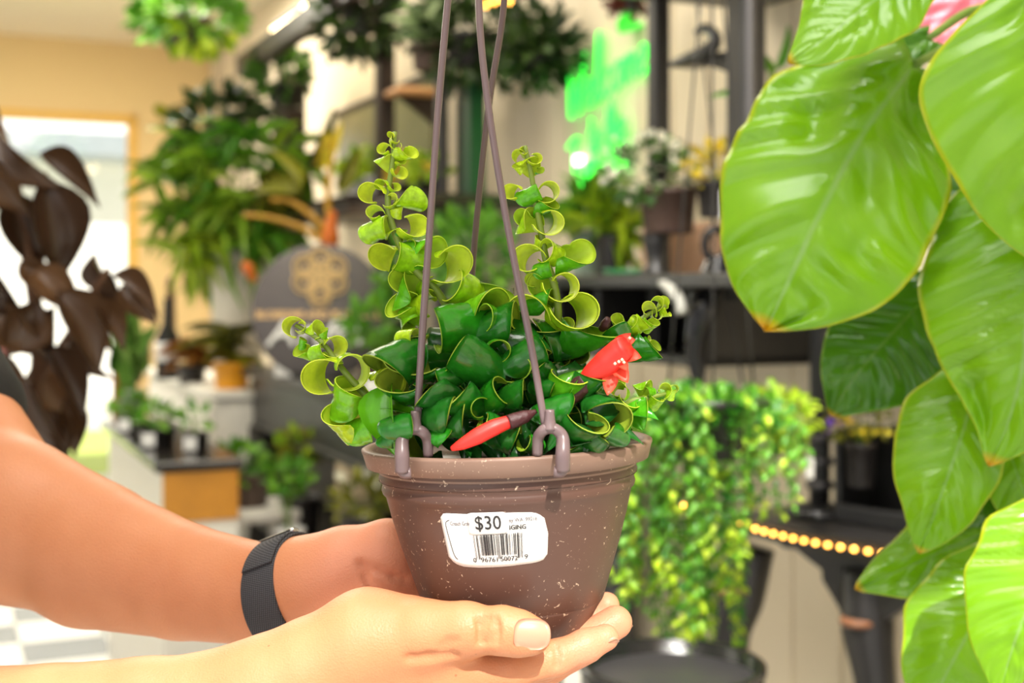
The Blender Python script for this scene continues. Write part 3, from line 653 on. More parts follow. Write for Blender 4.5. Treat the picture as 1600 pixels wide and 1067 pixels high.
near.chain([(410, 1094, .606, 88), (490, 1052, .606, 86), (575, 1012, .608, 83), (640, 1010, .606, 70)], .012)
near.chain([(520, 1090, .615, 80), (620, 1075, .615, 62), (705, 1072, .608, 44)], .02)
near.chain([(580, 1005, .600, 66), (668, 992, .590, 44), (720, 984, .585, 38)], .018)
near.chain([(668, 992, .590, 43), (735, 984, .584, 37), (785, 985, .580, 37), (812, 990, .579, 35), (832, 994, .5785, 29)], .008, ((0, 1, 0), .88))
near.chain([(640, 1060, .600, 52), (705, 1056, .596, 36), (800, 1046, .597, 29), (868, 1028, .600, 27), (915, 1009, .604, 25), (946, 996, .607, 21)], .008)   # index
near.chain([(660, 1060, .625, 40), (760, 1056, .622, 29), (850, 1034, .624, 28), (915, 1000, .628, 27), (962, 972, .632, 26)], .005)    # middle
near.chain([(660, 1062, .645, 40), (770, 1060, .645, 28), (860, 1040, .648, 26), (920, 1012, .652, 23)], .005)
near.chain([(650, 1065, .664, 36), (750, 1066, .668, 25), (820, 1055, .67, 23), (870, 1035, .672, 20)], .005)
near.chain([(560, 1070, .64, 60), (660, 1065, .655, 44)], .02)
for x in (748, 757, 766, 776): groove(near, [(x-2, 966), (x+1, 976), (x+2, 990), (x, 1004)], .0013, -.0001, .0015)
for x in (700, 712): groove(near, [(x, 1000), (x-12, 1012)], .0011, .0005, .002)
groove(near, [(640, 1028), (670, 1027), (710, 1024)], .0016, -.0002); groove(near, [(868, 1010), (872, 1024), (870, 1040)], .0012, .0005, .002)
fv, ff = far.mesh(); nv_, nf = near.mesh()
V = np.concatenate([fv, nv_]); Fc = ff+[tuple(i+len(fv) for i in f) for f in nf]
def skin_mat():
    m, nt, b = new_mat('skin'); tc = N(nt, 'ShaderNodeTexCoord'); at = N(nt, 'ShaderNodeAttribute', attribute_name='pink')
    n1 = N(nt, 'ShaderNodeTexNoise'); n1.inputs['Scale'].default_value = 24; n1.inputs['Detail'].default_value = 5
    n2 = N(nt, 'ShaderNodeTexNoise'); n2.inputs['Scale'].default_value = 800; n2.inputs['Detail'].default_value = 4
    vo = N(nt, 'ShaderNodeTexVoronoi'); vo.inputs['Scale'].default_value = 1000
    sp = N(nt, 'ShaderNodeTexVoronoi'); sp.inputs['Scale'].default_value = 46
    for n_ in (n1, n2, vo, sp): nt.links.new(tc.outputs['Object'], n_.inputs['Vector'])
    mx = N(nt, 'ShaderNodeMix', data_type='RGBA'); mx.inputs[6].default_value = s2l((192, 119, 80))+(1,); mx.inputs[7].default_value = s2l((216, 149, 108))+(1,)
    nt.links.new(n1.outputs['Fac'], mx.inputs[0])
    m2 = N(nt, 'ShaderNodeMix', data_type='RGBA'); m2.inputs[7].default_value = s2l((228, 154, 122))+(1,)
    nt.links.new(at.outputs['Fac'], m2.inputs[0]); nt.links.new(mx.outputs[2], m2.inputs[6])
    rp = N(nt, 'ShaderNodeValToRGB'); rp.color_ramp.elements[0].position = .018; rp.color_ramp.elements[0].color = (.45, .35, .3, 1); rp.color_ramp.elements[1].position = .034; rp.color_ramp.elements[1].color = (1, 1, 1, 1)
    nt.links.new(sp.outputs['Distance'], rp.inputs[0])
    m3 = N(nt, 'ShaderNodeMix', data_type='RGBA', blend_type='MULTIPLY'); m3.inputs[0].default_value = .6
    nt.links.new(m2.outputs[2], m3.inputs[6]); nt.links.new(rp.outputs[0], m3.inputs[7]); nt.links.new(m3.outputs[2], b.inputs['Base Color'])
    b.inputs['Roughness'].default_value = .46; b.inputs['Specular IOR Level'].default_value = .4
    b.inputs['Subsurface Weight'].default_value = .12; b.inputs['Subsurface Radius'].default_value = (.008, .003, .0015); b.inputs['Subsurface Scale'].default_value = .5
    ad = N(nt, 'ShaderNodeMath', operation='ADD'); nt.links.new(n2.outputs['Fac'], ad.inputs[0]); nt.links.new(vo.outputs['Distance'], ad.inputs[1])
    bp = N(nt, 'ShaderNodeBump'); bp.inputs['Strength'].default_value = .22; bp.inputs['Distance'].default_value = .0007
    nt.links.new(ad.outputs[0], bp.inputs['Height']); nt.links.new(bp.outputs[0], b.inputs['Normal'])
    return m
M_skin = skin_mat()
person = thing('person', (-.62, .80, 0), 'person in a black t-shirt holding the hanging basket on both palms', 'person')
bme = mesh('body', V.tolist(), Fc, M_skin)
px_ = 800+V[:, 0]/V[:, 1]*F
pink = np.concatenate([np.clip((px_[:len(fv)]-440)/80, 0, 1)*.9, np.clip((px_[len(fv):]-850)/60, 0, 1)*.85])
at = bme.attributes.new('pink', 'FLOAT', 'POINT'); at.data.foreach_set('value', pink.astype(np.float32))
body = obj('body', bme, person)
sm = body.modifiers.new('smooth', 'SMOOTH'); sm.factor = .5; sm.iterations = 3
# nails
M_nail = mat('fingernail', (208, 152, 126), .32, var=.05, scale=30)
def nail(c, xdir, ndir, L, W, curve):
    Vn, Fn = [], []
    nx, ny = 10, 10
    xdir = Vector(xdir).normalized(); ndir = Vector(ndir).normalized(); ydir = ndir.cross(xdir).normalized()
    for i in range(nx+1):
        for j in range(ny+1):
            a, b_ = -1+2*i/nx, -1+2*j/ny
            sq = (abs(a)**3.2+abs(b_)**3.2)**(1/3.2); mxx = max(abs(a), abs(b_)); f = mxx/sq if sq > 0 else 1
            x, y = a*f*L/2, b_*f*W/2
            Vn.append(c+xdir*x+ydir*y-ndir*(curve*(y/(W/2))**2*W/2+.12*L*(max(0, a)**2)*.5))
    for i in range(nx):
        for j in range(ny): k = i*(ny+1)+j; Fn.append((k, k+ny+1, k+ny+2, k+1))
    n = len(Vn); Vn += [v-ndir*.0016 for v in Vn]; Fn += [tuple(q+n for q in reversed(f)) for f in Fn]
    k = ny+1; rim = [i*k for i in range(nx+1)]+[nx*k+j for j in range(1, k)]+[i*k+ny for i in range(nx-1, -1, -1)]+list(range(ny-1, 0, -1))
    for a, b_ in zip(rim, rim[1:]+rim[:1]): Fn.append((a, b_, b_+n, a+n))
    return Vn, Fn
mk('thumb_nail', nail(P(832, 993, .5692), (1, .12, -.10), (.16, -1, .06), .0165, .0135, .42), M_nail, body)
mk('finger_nail', nail(P(957, 1009, .604), (1, .05, .45), (.5, -.35, -.8), .008, .009, .4), M_nail, body)
mk('finger_nail', nail(P(979, 988, .631), (.8, .05, .6), (.6, -.3, -.75), .009, .010, .4), M_nail, body)
# t-shirt
M_shirt = mat('black_jersey', (22, 22, 24), .85, var=.2, scale=30, bump=.3, bscale=300)
sh = Sdf((-.95, .42, .85), (-.30, 1.28, 1.72), .007)
shl, shr = Vector((-.60, 1.02, 1.47)), Vector((-.62, .60, 1.46))
cuff = P(-84, 650, .872)
sh.cone(shl, .075, cuff, .0525, .03); sh.cone(shr, .075, P(-330, 930, .63), .064, .03)
sh.cone((-.66, .81, 1.40), .15, (-.67, .81, .98), .145, .05, ((0, 1, 0), 1.35)); sh.cone(shl, .085, shr, .085, .06); sh.cone((-.64, .81, 1.46), .08, (-.63, .81, 1.53), .06, .05)
ud = (cuff-shl).normalized(); sh.halfspace(P(20, 664, .872), (0.40, .0, -.92))
sv, sf = sh.mesh()
tsh = mk('t_shirt', (sv.tolist(), sf), M_shirt, person)
# head, neck and trousers, outside the frame
hd = Sdf((-.80, .66, 1.45), (-.46, .96, 1.86), .006)
hd.cone((-.63, .81, 1.45), .055, (-.62, .81, 1.60), .052, .03); hd.cone((-.62, .81, 1.70), .083, (-.60, .81, 1.64), .062, .04); hd.cone((-.535, .81, 1.665), .006, (-.515, .81, 1.645), .009, .012)
for s_ in (-1, 1): hd.cone((-.63, .81+s_*.08, 1.685), .012, (-.63, .81+s_*.082, 1.65), .010, .01); hd.cone((-.545, .81+s_*.032, 1.69), .007, (-.543, .81+s_*.028, 1.69), .007, .006, op='sub')
hv, hf = hd.mesh(); mk('head', (hv.tolist(), hf), M_skin, person)
hr = Sdf((-.80, .66, 1.55), (-.46, .96, 1.86), .006); hr.cone((-.64, .81, 1.715), .094, (-.66, .81, 1.66), .085, .03); hr.halfspace((-.565, .81, 1.74), (.85, 0, -.52))
hv, hf = hr.mesh(); mk('hair', (hv.tolist(), hf), mat('dark_hair', (34, 26, 22), .5), person)
tr_ = Sdf((-.95, .52, -.02), (-.40, 1.10, 1.06), .012)
tr_.cone((-.67, .81, 1.0), .14, (-.67, .81, .90), .15, .05, ((0, 1, 0), 1.3))
for s_ in (-1, 1): tr_.cone((-.67, .81+s_*.09, .88), .095, (-.66, .81+s_*.10, .48), .068, .04); tr_.cone((-.66, .81+s_*.10, .48), .068, (-.69, .81+s_*.10, .08), .056, .03)
hv, hf = tr_.mesh(); mk('trousers', (hv.tolist(), hf), mat('dark_trousers', (40, 42, 50), .8), person)
for s_ in (-1, 1):
    so = Sdf((-.82, .60, -.02), (-.40, 1.02, .14), .008); so.cone((-.71, .81+s_*.10, .045), .045, (-.52, .81+s_*.11, .035), .038, .02); so.halfspace((0, 0, .0), (0, 0, -1)); hv, hf = so.mesh()
    mk('shoe', (hv.tolist(), hf), M_black, person)

# smart watch on the far wrist
def weave_mat():
    m, nt, b = new_mat('black_woven_band'); tc = N(nt, 'ShaderNodeTexCoord')
    w1 = N(nt, 'ShaderNodeTexWave', bands_direction='X'); w1.inputs['Scale'].default_value = 260; w2 = N(nt, 'ShaderNodeTexWave', bands_direction='Z'); w2.inputs['Scale'].default_value = 300
    for w_ in (w1, w2): nt.links.new(tc.outputs['Object'], w_.inputs['Vector']); w_.inputs['Distortion'].default_value = 1.0
    mu = N(nt, 'ShaderNodeMath', operation='MULTIPLY'); nt.links.new(w1.outputs['Fac'], mu.inputs[0]); nt.links.new(w2.outputs['Fac'], mu.inputs[1])
    mx = N(nt, 'ShaderNodeMix', data_type='RGBA'); mx.inputs[6].default_value = s2l((40, 40, 44))+(1,); mx.inputs[7].default_value = s2l((98, 98, 104))+(1,)
    nt.links.new(mu.outputs[0], mx.inputs[0]); nt.links.new(mx.outputs[2], b.inputs['Base Color']); b.inputs['Roughness'].default_value = .8
    bp = N(nt, 'ShaderNodeBump'); bp.inputs['Strength'].default_value = .5; bp.inputs['Distance'].default_value = .0005; nt.links.new(mu.outputs[0], bp.inputs['Height']); nt.links.new(bp.outputs[0], b.inputs['Normal'])
    return m
M_weave = weave_mat(); M_steel = mat('polished_steel', (200, 200, 204), .2, 1.0); M_scr = mat('black_watch_glass', (12, 12, 14), .06, coat=.5)
wc = P(455, 926, .7100)
wax = (P(500, 919, .700)-P(404, 929, .722)).normalized()
wax = (wax+Vector((0, 0, .20))).normalized()
wup = Vector((0, 0, 1)); wup = (wup-wax*wup.dot(wax)).normalized(); wsd = wax.cross(wup)
wt = thing('smart_watch', wc-wup*.03, 'smart watch with black woven band around the wrist behind', 'watch')
def ring(a0, a1, ru, rs, th, wd, off=0, seg=60):
    Vr, Fr = [], []
    for i in range(seg+1):
        a = a0+(a1-a0)*i/seg; e = wup*math.cos(a)+wsd*math.sin(a)
        for (rr_, ww) in ((0, -1), (0, 1), (th*.7, 1), (th, .9), (th, -.9), (th*.7, -1)):
            Vr.append(wc+wup*math.cos(a)*(ru+rr_)+wsd*math.sin(a)*(rs+rr_)+wax*(ww*wd/2+off+.0035*math.cos(a)))
    for i in range(seg):
        for k in range(6): k2 = (k+1) % 6; Fr.append((i*6+k, i*6+k2, (i+1)*6+k2, (i+1)*6+k))
    Fr.append(tuple(reversed(range(6)))); Fr.append(tuple(seg*6+k for k in range(6)))
    return Vr, Fr
RU, RS = .0284, .0256
mk('band', ring(-math.pi*.86, math.pi*.86, RU, RS, .0022, .0245), M_weave, wt)
mk('band_flap', ring(math.pi*.02, math.pi*.30, RU+.0020, RS+.0020, .0016, .0225), M_weave, wt)
for k in range(1): mk('buckle_bar', tube([wc+wup*(RU+.0034)+wax*s_-wsd*.002 for s_ in (-.0135, 0, .0135)], .0017, 8), M_steel, wt)
mk('buckle_bar', tube([wc+wup*(RU+.0034)*math.cos(-.16)+wsd*RS*math.sin(-.16)+wax*s_ for s_ in (-.0135, 0, .0135)], .0014, 8), M_steel, wt)
cs_ = wc-wup*(RU+.0058)
import mathutils
CM = Matrix(((wsd.x, wax.x, wup.x, cs_.x), (wsd.y, wax.y, wup.y, cs_.y), (wsd.z, wax.z, wup.z, cs_.z), (0, 0, 0, 1)))
Vb, Fb = box(.037, .032, .0085, .0028); mk('watch_case', ([CM @ (v-Vector((0, 0, .0045))) for v in Vb], Fb), M_scr, wt)
Vb, Fb = box(.034, .029, .0012, .0005); mk('screen', ([CM @ (v-Vector((0, 0, .0054))) for v in Vb], Fb), M_scr, wt)
for s_ in (-1, 1):
    mk('lug', tube([wc-wup*(RU*.88)+wsd*s_*(RS*.72)*1.06+wax*q_ for q_ in (-.012, 0, .012)], .0021, 8), M_black, wt)
# ---------------------------------------------------------------- large-leaved philodendron on the right
def big_leaf_mat(name, dark, lightc, edge, rib):
    m, nt, b = new_mat(name); uv = N(nt, 'ShaderNodeUVMap'); uv.uv_map = 'leaf'; sep = N(nt, 'ShaderNodeSeparateXYZ'); nt.links.new(uv.outputs[0], sep.inputs[0])
    tc = N(nt, 'ShaderNodeTexCoord'); no = N(nt, 'ShaderNodeTexNoise'); no.inputs['Scale'].default_value = 18; no.inputs['Detail'].default_value = 4; nt.links.new(tc.outputs['Object'], no.inputs['Vector'])
    def math_(op, a, b_=None, c=None):
        n = N(nt, 'ShaderNodeMath', operation=op)
        for i, x in enumerate((a, b_, c)):
            if x is None: continue
            if isinstance(x, (int, float)): n.inputs[i].default_value = x
            else: nt.links.new(x, n.inputs[i])
        return n.outputs[0]
    def ramp(x, a, b_):
        n = N(nt, 'ShaderNodeMapRange'); n.inputs[1].default_value = a; n.inputs[2].default_value = b_; nt.links.new(x, n.inputs[0]); return n.outputs[0]
    av = math_('ABSOLUTE', math_('SUBTRACT', math_('MULTIPLY', sep.outputs['Y'], 2.0), 1.0))
    def mixc(f, a, c):
        n = N(nt, 'ShaderNodeMix', data_type='RGBA'); nt.links.new(f, n.inputs[0])
        for i, x in ((6, a), (7, c)):
            if isinstance(x, tuple): n.inputs[i].default_value = s2l(x)+(1,)
            else: nt.links.new(x, n.inputs[i])
        return n.outputs[2]
    ph = math_('SUBTRACT', math_('MULTIPLY', sep.outputs['X'], 9.0), math_('MULTIPLY', av, 2.2))
    vein = math_('POWER', math_('ABSOLUTE', math_('SINE', math_('MULTIPLY', ph, 3.1416))), 8.0)
    c = mixc(no.outputs['Fac'], dark, lightc)
    c = mixc(math_('MULTIPLY', math_('SUBTRACT', 1.0, ramp(av, .0, .045)), .7), c, rib)
    nz = N(nt, 'ShaderNodeTexNoise'); nz.inputs['Scale'].default_value = 30; nt.links.new(tc.outputs['Object'], nz.inputs['Vector'])
    c = mixc(math_('MULTIPLY', ramp(math_('ADD', av, math_('MULTIPLY', nz.outputs['Fac'], .08)), .985, 1.04), .9), c, edge)
    sp = math_('MULTIPLY', ramp(math_('ADD', sep.outputs['X'], math_('MULTIPLY', nz.outputs['Fac'], .06)), .985, 1.03), .95)
    c = mixc(sp, c, (226, 168, 20))
    nt.links.new(c, b.inputs['Base Color']); b.inputs['Roughness'].default_value = .27; b.inputs['Coat Weight'].default_value = .15
    bp = N(nt, 'ShaderNodeBump'); bp.inputs['Strength'].default_value = .25; bp.inputs['Distance'].default_value = .002; nt.links.new(vein, bp.inputs['Height']); bp.invert = True; nt.links.new(bp.outputs[0], b.inputs['Normal'])
    add_translucent(nt, b, c, .30)
    return m
M_big = big_leaf_mat('philodendron_leaf', (104, 166, 12), (150, 204, 20), (208, 214, 40), (150, 190, 110))
M_bigd = big_leaf_mat('philodendron_dark_leaf', (62, 122, 18), (92, 150, 22), (150, 180, 40), (120, 160, 70))  # darker greens, for the leaves set further back
def big_leaf(mid, wl, wr, tilt=(0, 0), cup=.10, rip=.05, nvein=8, m=None, parent=None, seed=0, name='leaf', fold=.0, bumps=.03):
    r = random.Random(seed); n, nv = 44, 36
    cl = catmull([P(*p) for p in mid], 12); ct = np.array([tuple(p) for p in cl]); seg = np.r_[0, np.cumsum(np.linalg.norm(np.diff(ct, axis=0), axis=1))]; L = seg[-1]
    N0 = Vector((tilt[0], -1, tilt[1])).normalized()
    blobs = [(r.random(), r.uniform(-.8, .8), r.uniform(.06, .16), r.uniform(-1, 1)) for _ in range(16)]
    ss = np.linspace(0, 1, n+1); Wl = np.interp(ss, [a for a, _ in wl], [b_ for _, b_ in wl]); Wr = np.interp(ss, [a for a, _ in wr], [b_ for _, b_ in wr])
    ker = np.array([1, 3, 5, 3, 1])/13.; 
    def sm_(a): return np.convolve(np.r_[a[0], a[0], a, a[-1], a[-1]], ker, 'valid')
    Wl, Wr = sm_(Wl)*(1+.025*np.sin(ss*17+seed)), sm_(Wr)*(1+.025*np.sin(ss*15+seed*2)); Wl[-1] = Wr[-1] = 1.5
    V, Fc, UV = [], [], []
    for i, s_ in enumerate(ss):
        p = Vector([float(np.interp(s_*L, seg, ct[:, k])) for k in range(3)]); q = Vector([float(np.interp(min(L, s_*L+.01*L), seg, ct[:, k])) for k in range(3)]); q0 = Vector([float(np.interp(max(0, s_*L-.01*L), seg, ct[:, k])) for k in range(3)])
        T = (q-q0).normalized(); S = N0.cross(T).normalized(); Nn = T.cross(S).normalized(); k_ = p.y/F
        if Nn.y > 0: Nn = -Nn
        for j in range(nv+1):
            v = -1+2*j/nv; wd = (Wl[i] if v < 0 else Wr[i])*k_; a = abs(v)
            x = S*(wd*v)
            ph = 2*math.pi*(s_*nvein-a*1.5+(.5 if v < 0 else 0)+.35*math.sin(s_*9+seed+v*1.7))
            am = .65+.6*math.sin(s_*6.3+seed*1.3+v*3.1)**2
            z = -cup*wd*a**2 + rip*am*wd*math.sin(ph)*a**.6*(1-a*.6) - fold*wd*(1-a)*0
            z += .02*L*math.exp(-(v/.05)**2)*-.25
            for (bs_, bv, br, ba) in blobs: z += ba*bumps*L*math.exp(-((s_-bs_)**2+((v-bv)*.5)**2)/(br*br))
            back = .10*L*a**1.3*max(0, 1-s_*4)**1.5
            V.append(p+x+Nn*z-T*back); UV.append((float(s_), j/nv))
    k = nv+1
    for i in range(n):
        for j in range(nv): a = i*k+j; Fc.append((a, a+1, a+k+1, a+k))
    me = mesh(name, V, Fc, m or M_big); ul = me.uv_layers.new(name='leaf')
    for lp in me.loops: ul.data[lp.index].uv = UV[lp.vertex_index]
    o = obj(name, me, parent); so = o.modifiers.new('thickness', 'SOLIDIFY'); so.thickness = .0006; so.offset = 0
    return o
STX, STY = P(1640, 500, 1.0).x, 1.0
ph_ = thing('philodendron', (STX, STY, 0), 'climbing philodendron with large glossy lime green leaves filling the right side', 'plant')
bl = []
def BL(*a, **k): o = big_leaf(*a, parent=ph_, **k); bl.append((a[0], o)); return o
BL([(1428, 100, .90), (1345, 215, .885), (1285, 325, .875), (1235, 430, .872), (1196, 517, .876)], [(0, 40), (.08, 130), (.25, 190), (.45, 186), (.62, 170), (.8, 130), (.92, 78), (1, 4)], [(0, 36), (.1, 84), (.3, 150), (.45, 170), (.62, 172), (.8, 140), (.92, 84), (1, 4)], tilt=(-.25, .35), cup=.16, rip=.085, nvein=7, seed=11, bumps=.06)
BL([(1500, -110, .86), (1400, -30, .85), (1310, 45, .845), (1232, 98, .85)], [(0, 40), (.2, 120), (.5, 130), (.75, 88), (1, 4)], [(0, 10), (.2, 46), (.5, 84), (.75, 60), (.9, 34), (1, 4)], tilt=(-.2, .5), cup=.12, rip=.07, seed=12)
BL([(1655, -70, .80), (1642, 60, .79), (1640, 200, .785), (1660, 330, .79), (1690, 440, .80)], [(0, 16), (.12, 70), (.2, 132), (.3, 182), (.4, 194), (.55, 172), (.75, 118), (.9, 60), (1, 4)], [(0, 40), (.2, 130), (.5, 160), (.8, 90), (1, 4)], tilt=(-.35, .45), cup=.14, rip=.05, seed=13)
BL([(1618, 290, .86), (1612, 420, .845), (1600, 560, .84), (1575, 660, .845), (1545, 728, .85)], [(0, 70), (.12, 150), (.35, 168), (.55, 158), (.72, 116), (.88, 50), (1, 4)], [(0, 60), (.2, 130), (.5, 140), (.75, 100), (1, 4)], tilt=(-.4, .3), cup=.14, rip=.085, nvein=8, seed=14)
BL([(1455, 455, .96), (1390, 525, .955), (1335, 590, .955), (1298, 650, .96)], [(0, 30), (.25, 84), (.55, 86), (.8, 50), (1, 4)], [(0, 30), (.25, 92), (.55, 100), (.8, 66), (1, 4)], tilt=(-.2, .35), cup=.1, rip=.09, m=M_bigd, seed=15)
BL([(1530, 590, .90), (1500, 690, .885), (1468, 780, .88), (1436, 864, .885)], [(0, 40), (.2, 96), (.45, 100), (.7, 72), (.88, 34), (1, 4)], [(0, 30), (.2, 62), (.5, 72), (.75, 58), (.9, 30), (1, 4)], tilt=(-.3, .4), cup=.12, rip=.06, seed=16)
BL([(1625, 795, .96), (1530, 835, .945), (1430, 880, .94), (1336, 920, .945)], [(0, 30), (.3, 66), (.6, 62), (.85, 34), (1, 4)], [(0, 40), (.25, 96), (.55, 76), (.8, 44), (1, 4)], tilt=(-.1, .5), cup=.14, rip=.05, seed=17)
BL([(1672, 800, .80), (1630, 900, .79), (1590, 990, .785), (1560, 1090, .79)], [(0, 40), (.2, 110), (.5, 106), (.75, 70), (1, 4)], [(0, 40), (.3, 90), (.6, 90), (1, 4)], tilt=(-.3, .4), cup=.12, rip=.07, seed=18)
BL([(1580, 880, .90), (1530, 960, .885), (1480, 1050, .88), (1440, 1140, .885)], [(0, 40), (.2, 92), (.5, 100), (.75, 66), (1, 4)], [(0, 40), (.3, 84), (.6, 84), (1, 4)], tilt=(-.3, .3), cup=.1, rip=.07, seed=19)
BL([(1572, 690, .93), (1600, 770, .92), (1640, 860, .92)], [(0, 20), (.3, 50), (.6, 48), (1, 4)], [(0, 20), (.3, 50), (.6, 48), (1, 4)], tilt=(-.2, .4), seed=20)
BL([(1450, 60, .97), (1370, 90, .965), (1285, 118, .97)], [(0, 20), (.3, 44), (.6, 40), (1, 4)], [(0, 20), (.3, 50), (.6, 46), (1, 4)], tilt=(-.1, .5), m=M_bigd, seed=21)
BL([(1640, 560, .97), (1560, 700, .965), (1530, 860, .965)], [(0, 40), (.3, 110), (.6, 100), (1, 4)], [(0, 40), (.3, 90), (.6, 80), (1, 4)], tilt=(-.1, .4), m=M_bigd, seed=22)
BL([(1620, 250, .97), (1540, 330, .96), (1470, 430, .96)], [(0, 40), (.3, 90), (.6, 80), (1, 4)], [(0, 40), (.3, 90), (.6, 80), (1, 4)], tilt=(-.1, .4), m=M_bigd, seed=23)
BL([(1600, 640, .955), (1520, 740, .95), (1440, 850, .95)], [(0, 30), (.3, 70), (.6, 60), (1, 4)], [(0, 40), (.3, 90), (.6, 80), (1, 4)], tilt=(-.1, .3), m=M_bigd, seed=24)
M_trunk = mat('green_brown_trunk', (120, 118, 66), .7, var=.3, scale=30, bump=.5)
mk('trunk', tube([(STX, STY, .30), (STX+.01, STY, .8), (STX-.01, STY, 1.2), (STX+.01, STY-.02, 1.72)], .014, 12), M_trunk, ph_)
for md, o in bl:
    b0 = P(*md[0]); s0 = Vector((STX, STY, min(1.68, b0.z+.02 if b0.z > 1.25 else b0.z+.05)))
    mk('petiole', tube([s0, s0.lerp(b0, .5)+Vector((0, .02, .02)), b0+Vector((0, .002, 0))], [.005, .004, .003], 8), M_stem, ph_)
mk('pot', lathe([(0, 0), (.14, 0), (.19, .34), (.20, .35), (.20, .37), (.18, .37), (.175, .31), (0, .31)], 40, Matrix.Translation((STX, STY, 0))), M_darkpot, ph_)
# pink marbled leaf at the top right
M_pink = mat('pink_marbled_leaf', (238, 120, 140), .4, var=.35, scale=45)
cl = thing('caladium', P(1560, 300, 1.35)-Vector((0, 0, P(1560, 300, 1.35).z)), 'pink marbled foliage plant peeking between the big leaves at the top right', 'plant')
for sd, md in enumerate(([(1590, -70, 1.16), (1506, 6, 1.14), (1424, 92, 1.14)], [(1560, -90, 1.18), (1490, -30, 1.18), (1440, 40, 1.18)])):
    big_leaf(md, [(0, 20), (.35, 60), (.7, 44), (1, 4)], [(0, 20), (.35, 66), (.7, 48), (1, 4)], tilt=(-.2, .3), rip=.12, m=M_pink, parent=cl, seed=31+sd)
tp = P(1560, 300, 1.35)
mk('stem', tube([(tp.x, tp.y, .5), (tp.x, tp.y, 1.3), P(1600, -56, 1.17)], .005, 8), M_stem, cl); mk('stem', tube([(tp.x, tp.y, .5), (tp.x, tp.y, 1.3), P(1560, -86, 1.19)], .004, 8), M_stem, cl)
mk('pot', lathe([(0, 0), (.09, 0), (.12, .5), (.13, .52), (.12, .54), (.11, .5), (0, .5)], 32, Matrix.Translation((tp.x, tp.y, 0))), M_darkpot, cl)

# ---------------------------------------------------------------- generic potted plants of the background
G_green = leafmat('mid_green_leaf', (76, 146, 34), (140, 196, 54)); G_dark = leafmat('dark_green_leaf', (40, 80, 26), (90, 136, 44)); G_lime = leafmat('lime_leaf', (140, 186, 34), (200, 220, 50)); G_yel = leafmat('yellow_leaf', (214, 180, 30), (226, 210, 60))
G_deep = leafmat('deep_green_leaf', (26, 44, 16), (66, 94, 32)); G_olive = leafmat('olive_leaf', (84, 86, 26), (160, 160, 44)); G_pale = leafmat('pale_green_leaf', (150, 184, 110), (206, 222, 170)); G_white = leafmat('white_variegated_leaf', (206, 206, 178), (238, 234, 214), .5); G_burg = leafmat('dark_burgundy_leaf', (58, 40, 28), (116, 84, 56), .3, .2); G_fern = leafmat('fern_green_blade', (84, 150, 30), (176, 206, 60)); G_rust = leafmat('rust_leaf', (150, 84, 30), (196, 140, 50))
def pot_parts(c, r, h, m, parent, flare=1.2, seg=28):
    mk('pot', lathe([(0, 0), (r/flare*.96, 0), (r/flare, h*.03), (r*.97, h*.86), (r*1.05, h*.87), (r*1.06, h), (r*.96, h), (r*.94, h*.9), (0, h*.88)], seg, Matrix.Translation(c)), m, parent)
def bush_mats(c, rad, n, L, Wd, r, up=.3, droop=.0, fill=.5):
    out = []
    for _ in range(n):
        v = rdir(r); q = Vector((v.x*rad[0], v.y*rad[1], v.z*rad[2]))*(fill+(1-fill)*r.random())
        d = (v+Vector((0, 0, up-droop))+rdir(r)*.5).normalized(); s = r.uniform(.7, 1.25)
        out.append(basis(d, rdir(r)+Vector((0, -.6, .7)), (Wd*s, L*s, L*s), c+q))
    return out
def twigs(c, base, rad, n, r, thick, m, parent, name='stem'):
    vf = []
    for _ in range(n):
        v = rdir(r); q = c+Vector((v.x*rad[0], v.y*rad[1], v.z*rad[2]))*.8; vf.append(tube([base, base.lerp(q, .5)+Vector((0, 0, .1*rad[2])), q], [thick, thick*.5], 5, 4))
    mk(name, join(*vf), m, parent)
def blob_plant(name, label, px, py, d, rpx, rpy, n, Lpx, leafm, pot=None, kind='oval', wr=.55, single=False, seed=1, cat='potted plant', group=None, extra=None, droop=0, rdepth=None):
    """pot=(px, py_bottom, radius px, height px, material)"""
    r = random.Random(seed); k = d/F; c = P(px, py, d); rad = (rpx*k, (rdepth or (rpx+rpy)/2)*k, rpy*k)
    if pot: base = P(pot[0], pot[1], d)
    else: base = P(px, py+rpy, d)
    t = thing(name, base, label, cat, group)
    if pot: pot_parts(base, pot[2]*k, pot[3]*k, pot[4], t); top = base+Vector((0, 0, pot[3]*k*.85))
    else: top = base
    twigs(c, top, rad, 8, r, max(.0015, 1.2*k), M_stem, t)
    mats = bush_mats(c, rad, n, Lpx*k, Lpx*k*wr, r, droop=droop)
    if single: leaves_single('leaf', kind, mats, leafm, t)
    else: leaves_joined('foliage', kind, mats, leafm, t, r)
    if extra: leaves_joined('flowering_tips', extra[0], bush_mats(c+Vector((0, -rad[1]*.3, rad[2]*.15)), rad, extra[1], extra[2]*k, extra[2]*k*.8, r), extra[3], t, r)
    return t
def wires(t, c, top, r, n=3, m=None):
    for a in range(n):
        an = 2*math.pi*a/n+.4; mk('hanger_wire', tube([c+Vector((math.cos(an)*r, math.sin(an)*r, 0)), c.lerp(top, .5)+Vector((math.cos(an)*r*.5, math.sin(an)*r*.5, 0)), top], .0016, 6, 3), m or M_black, t)
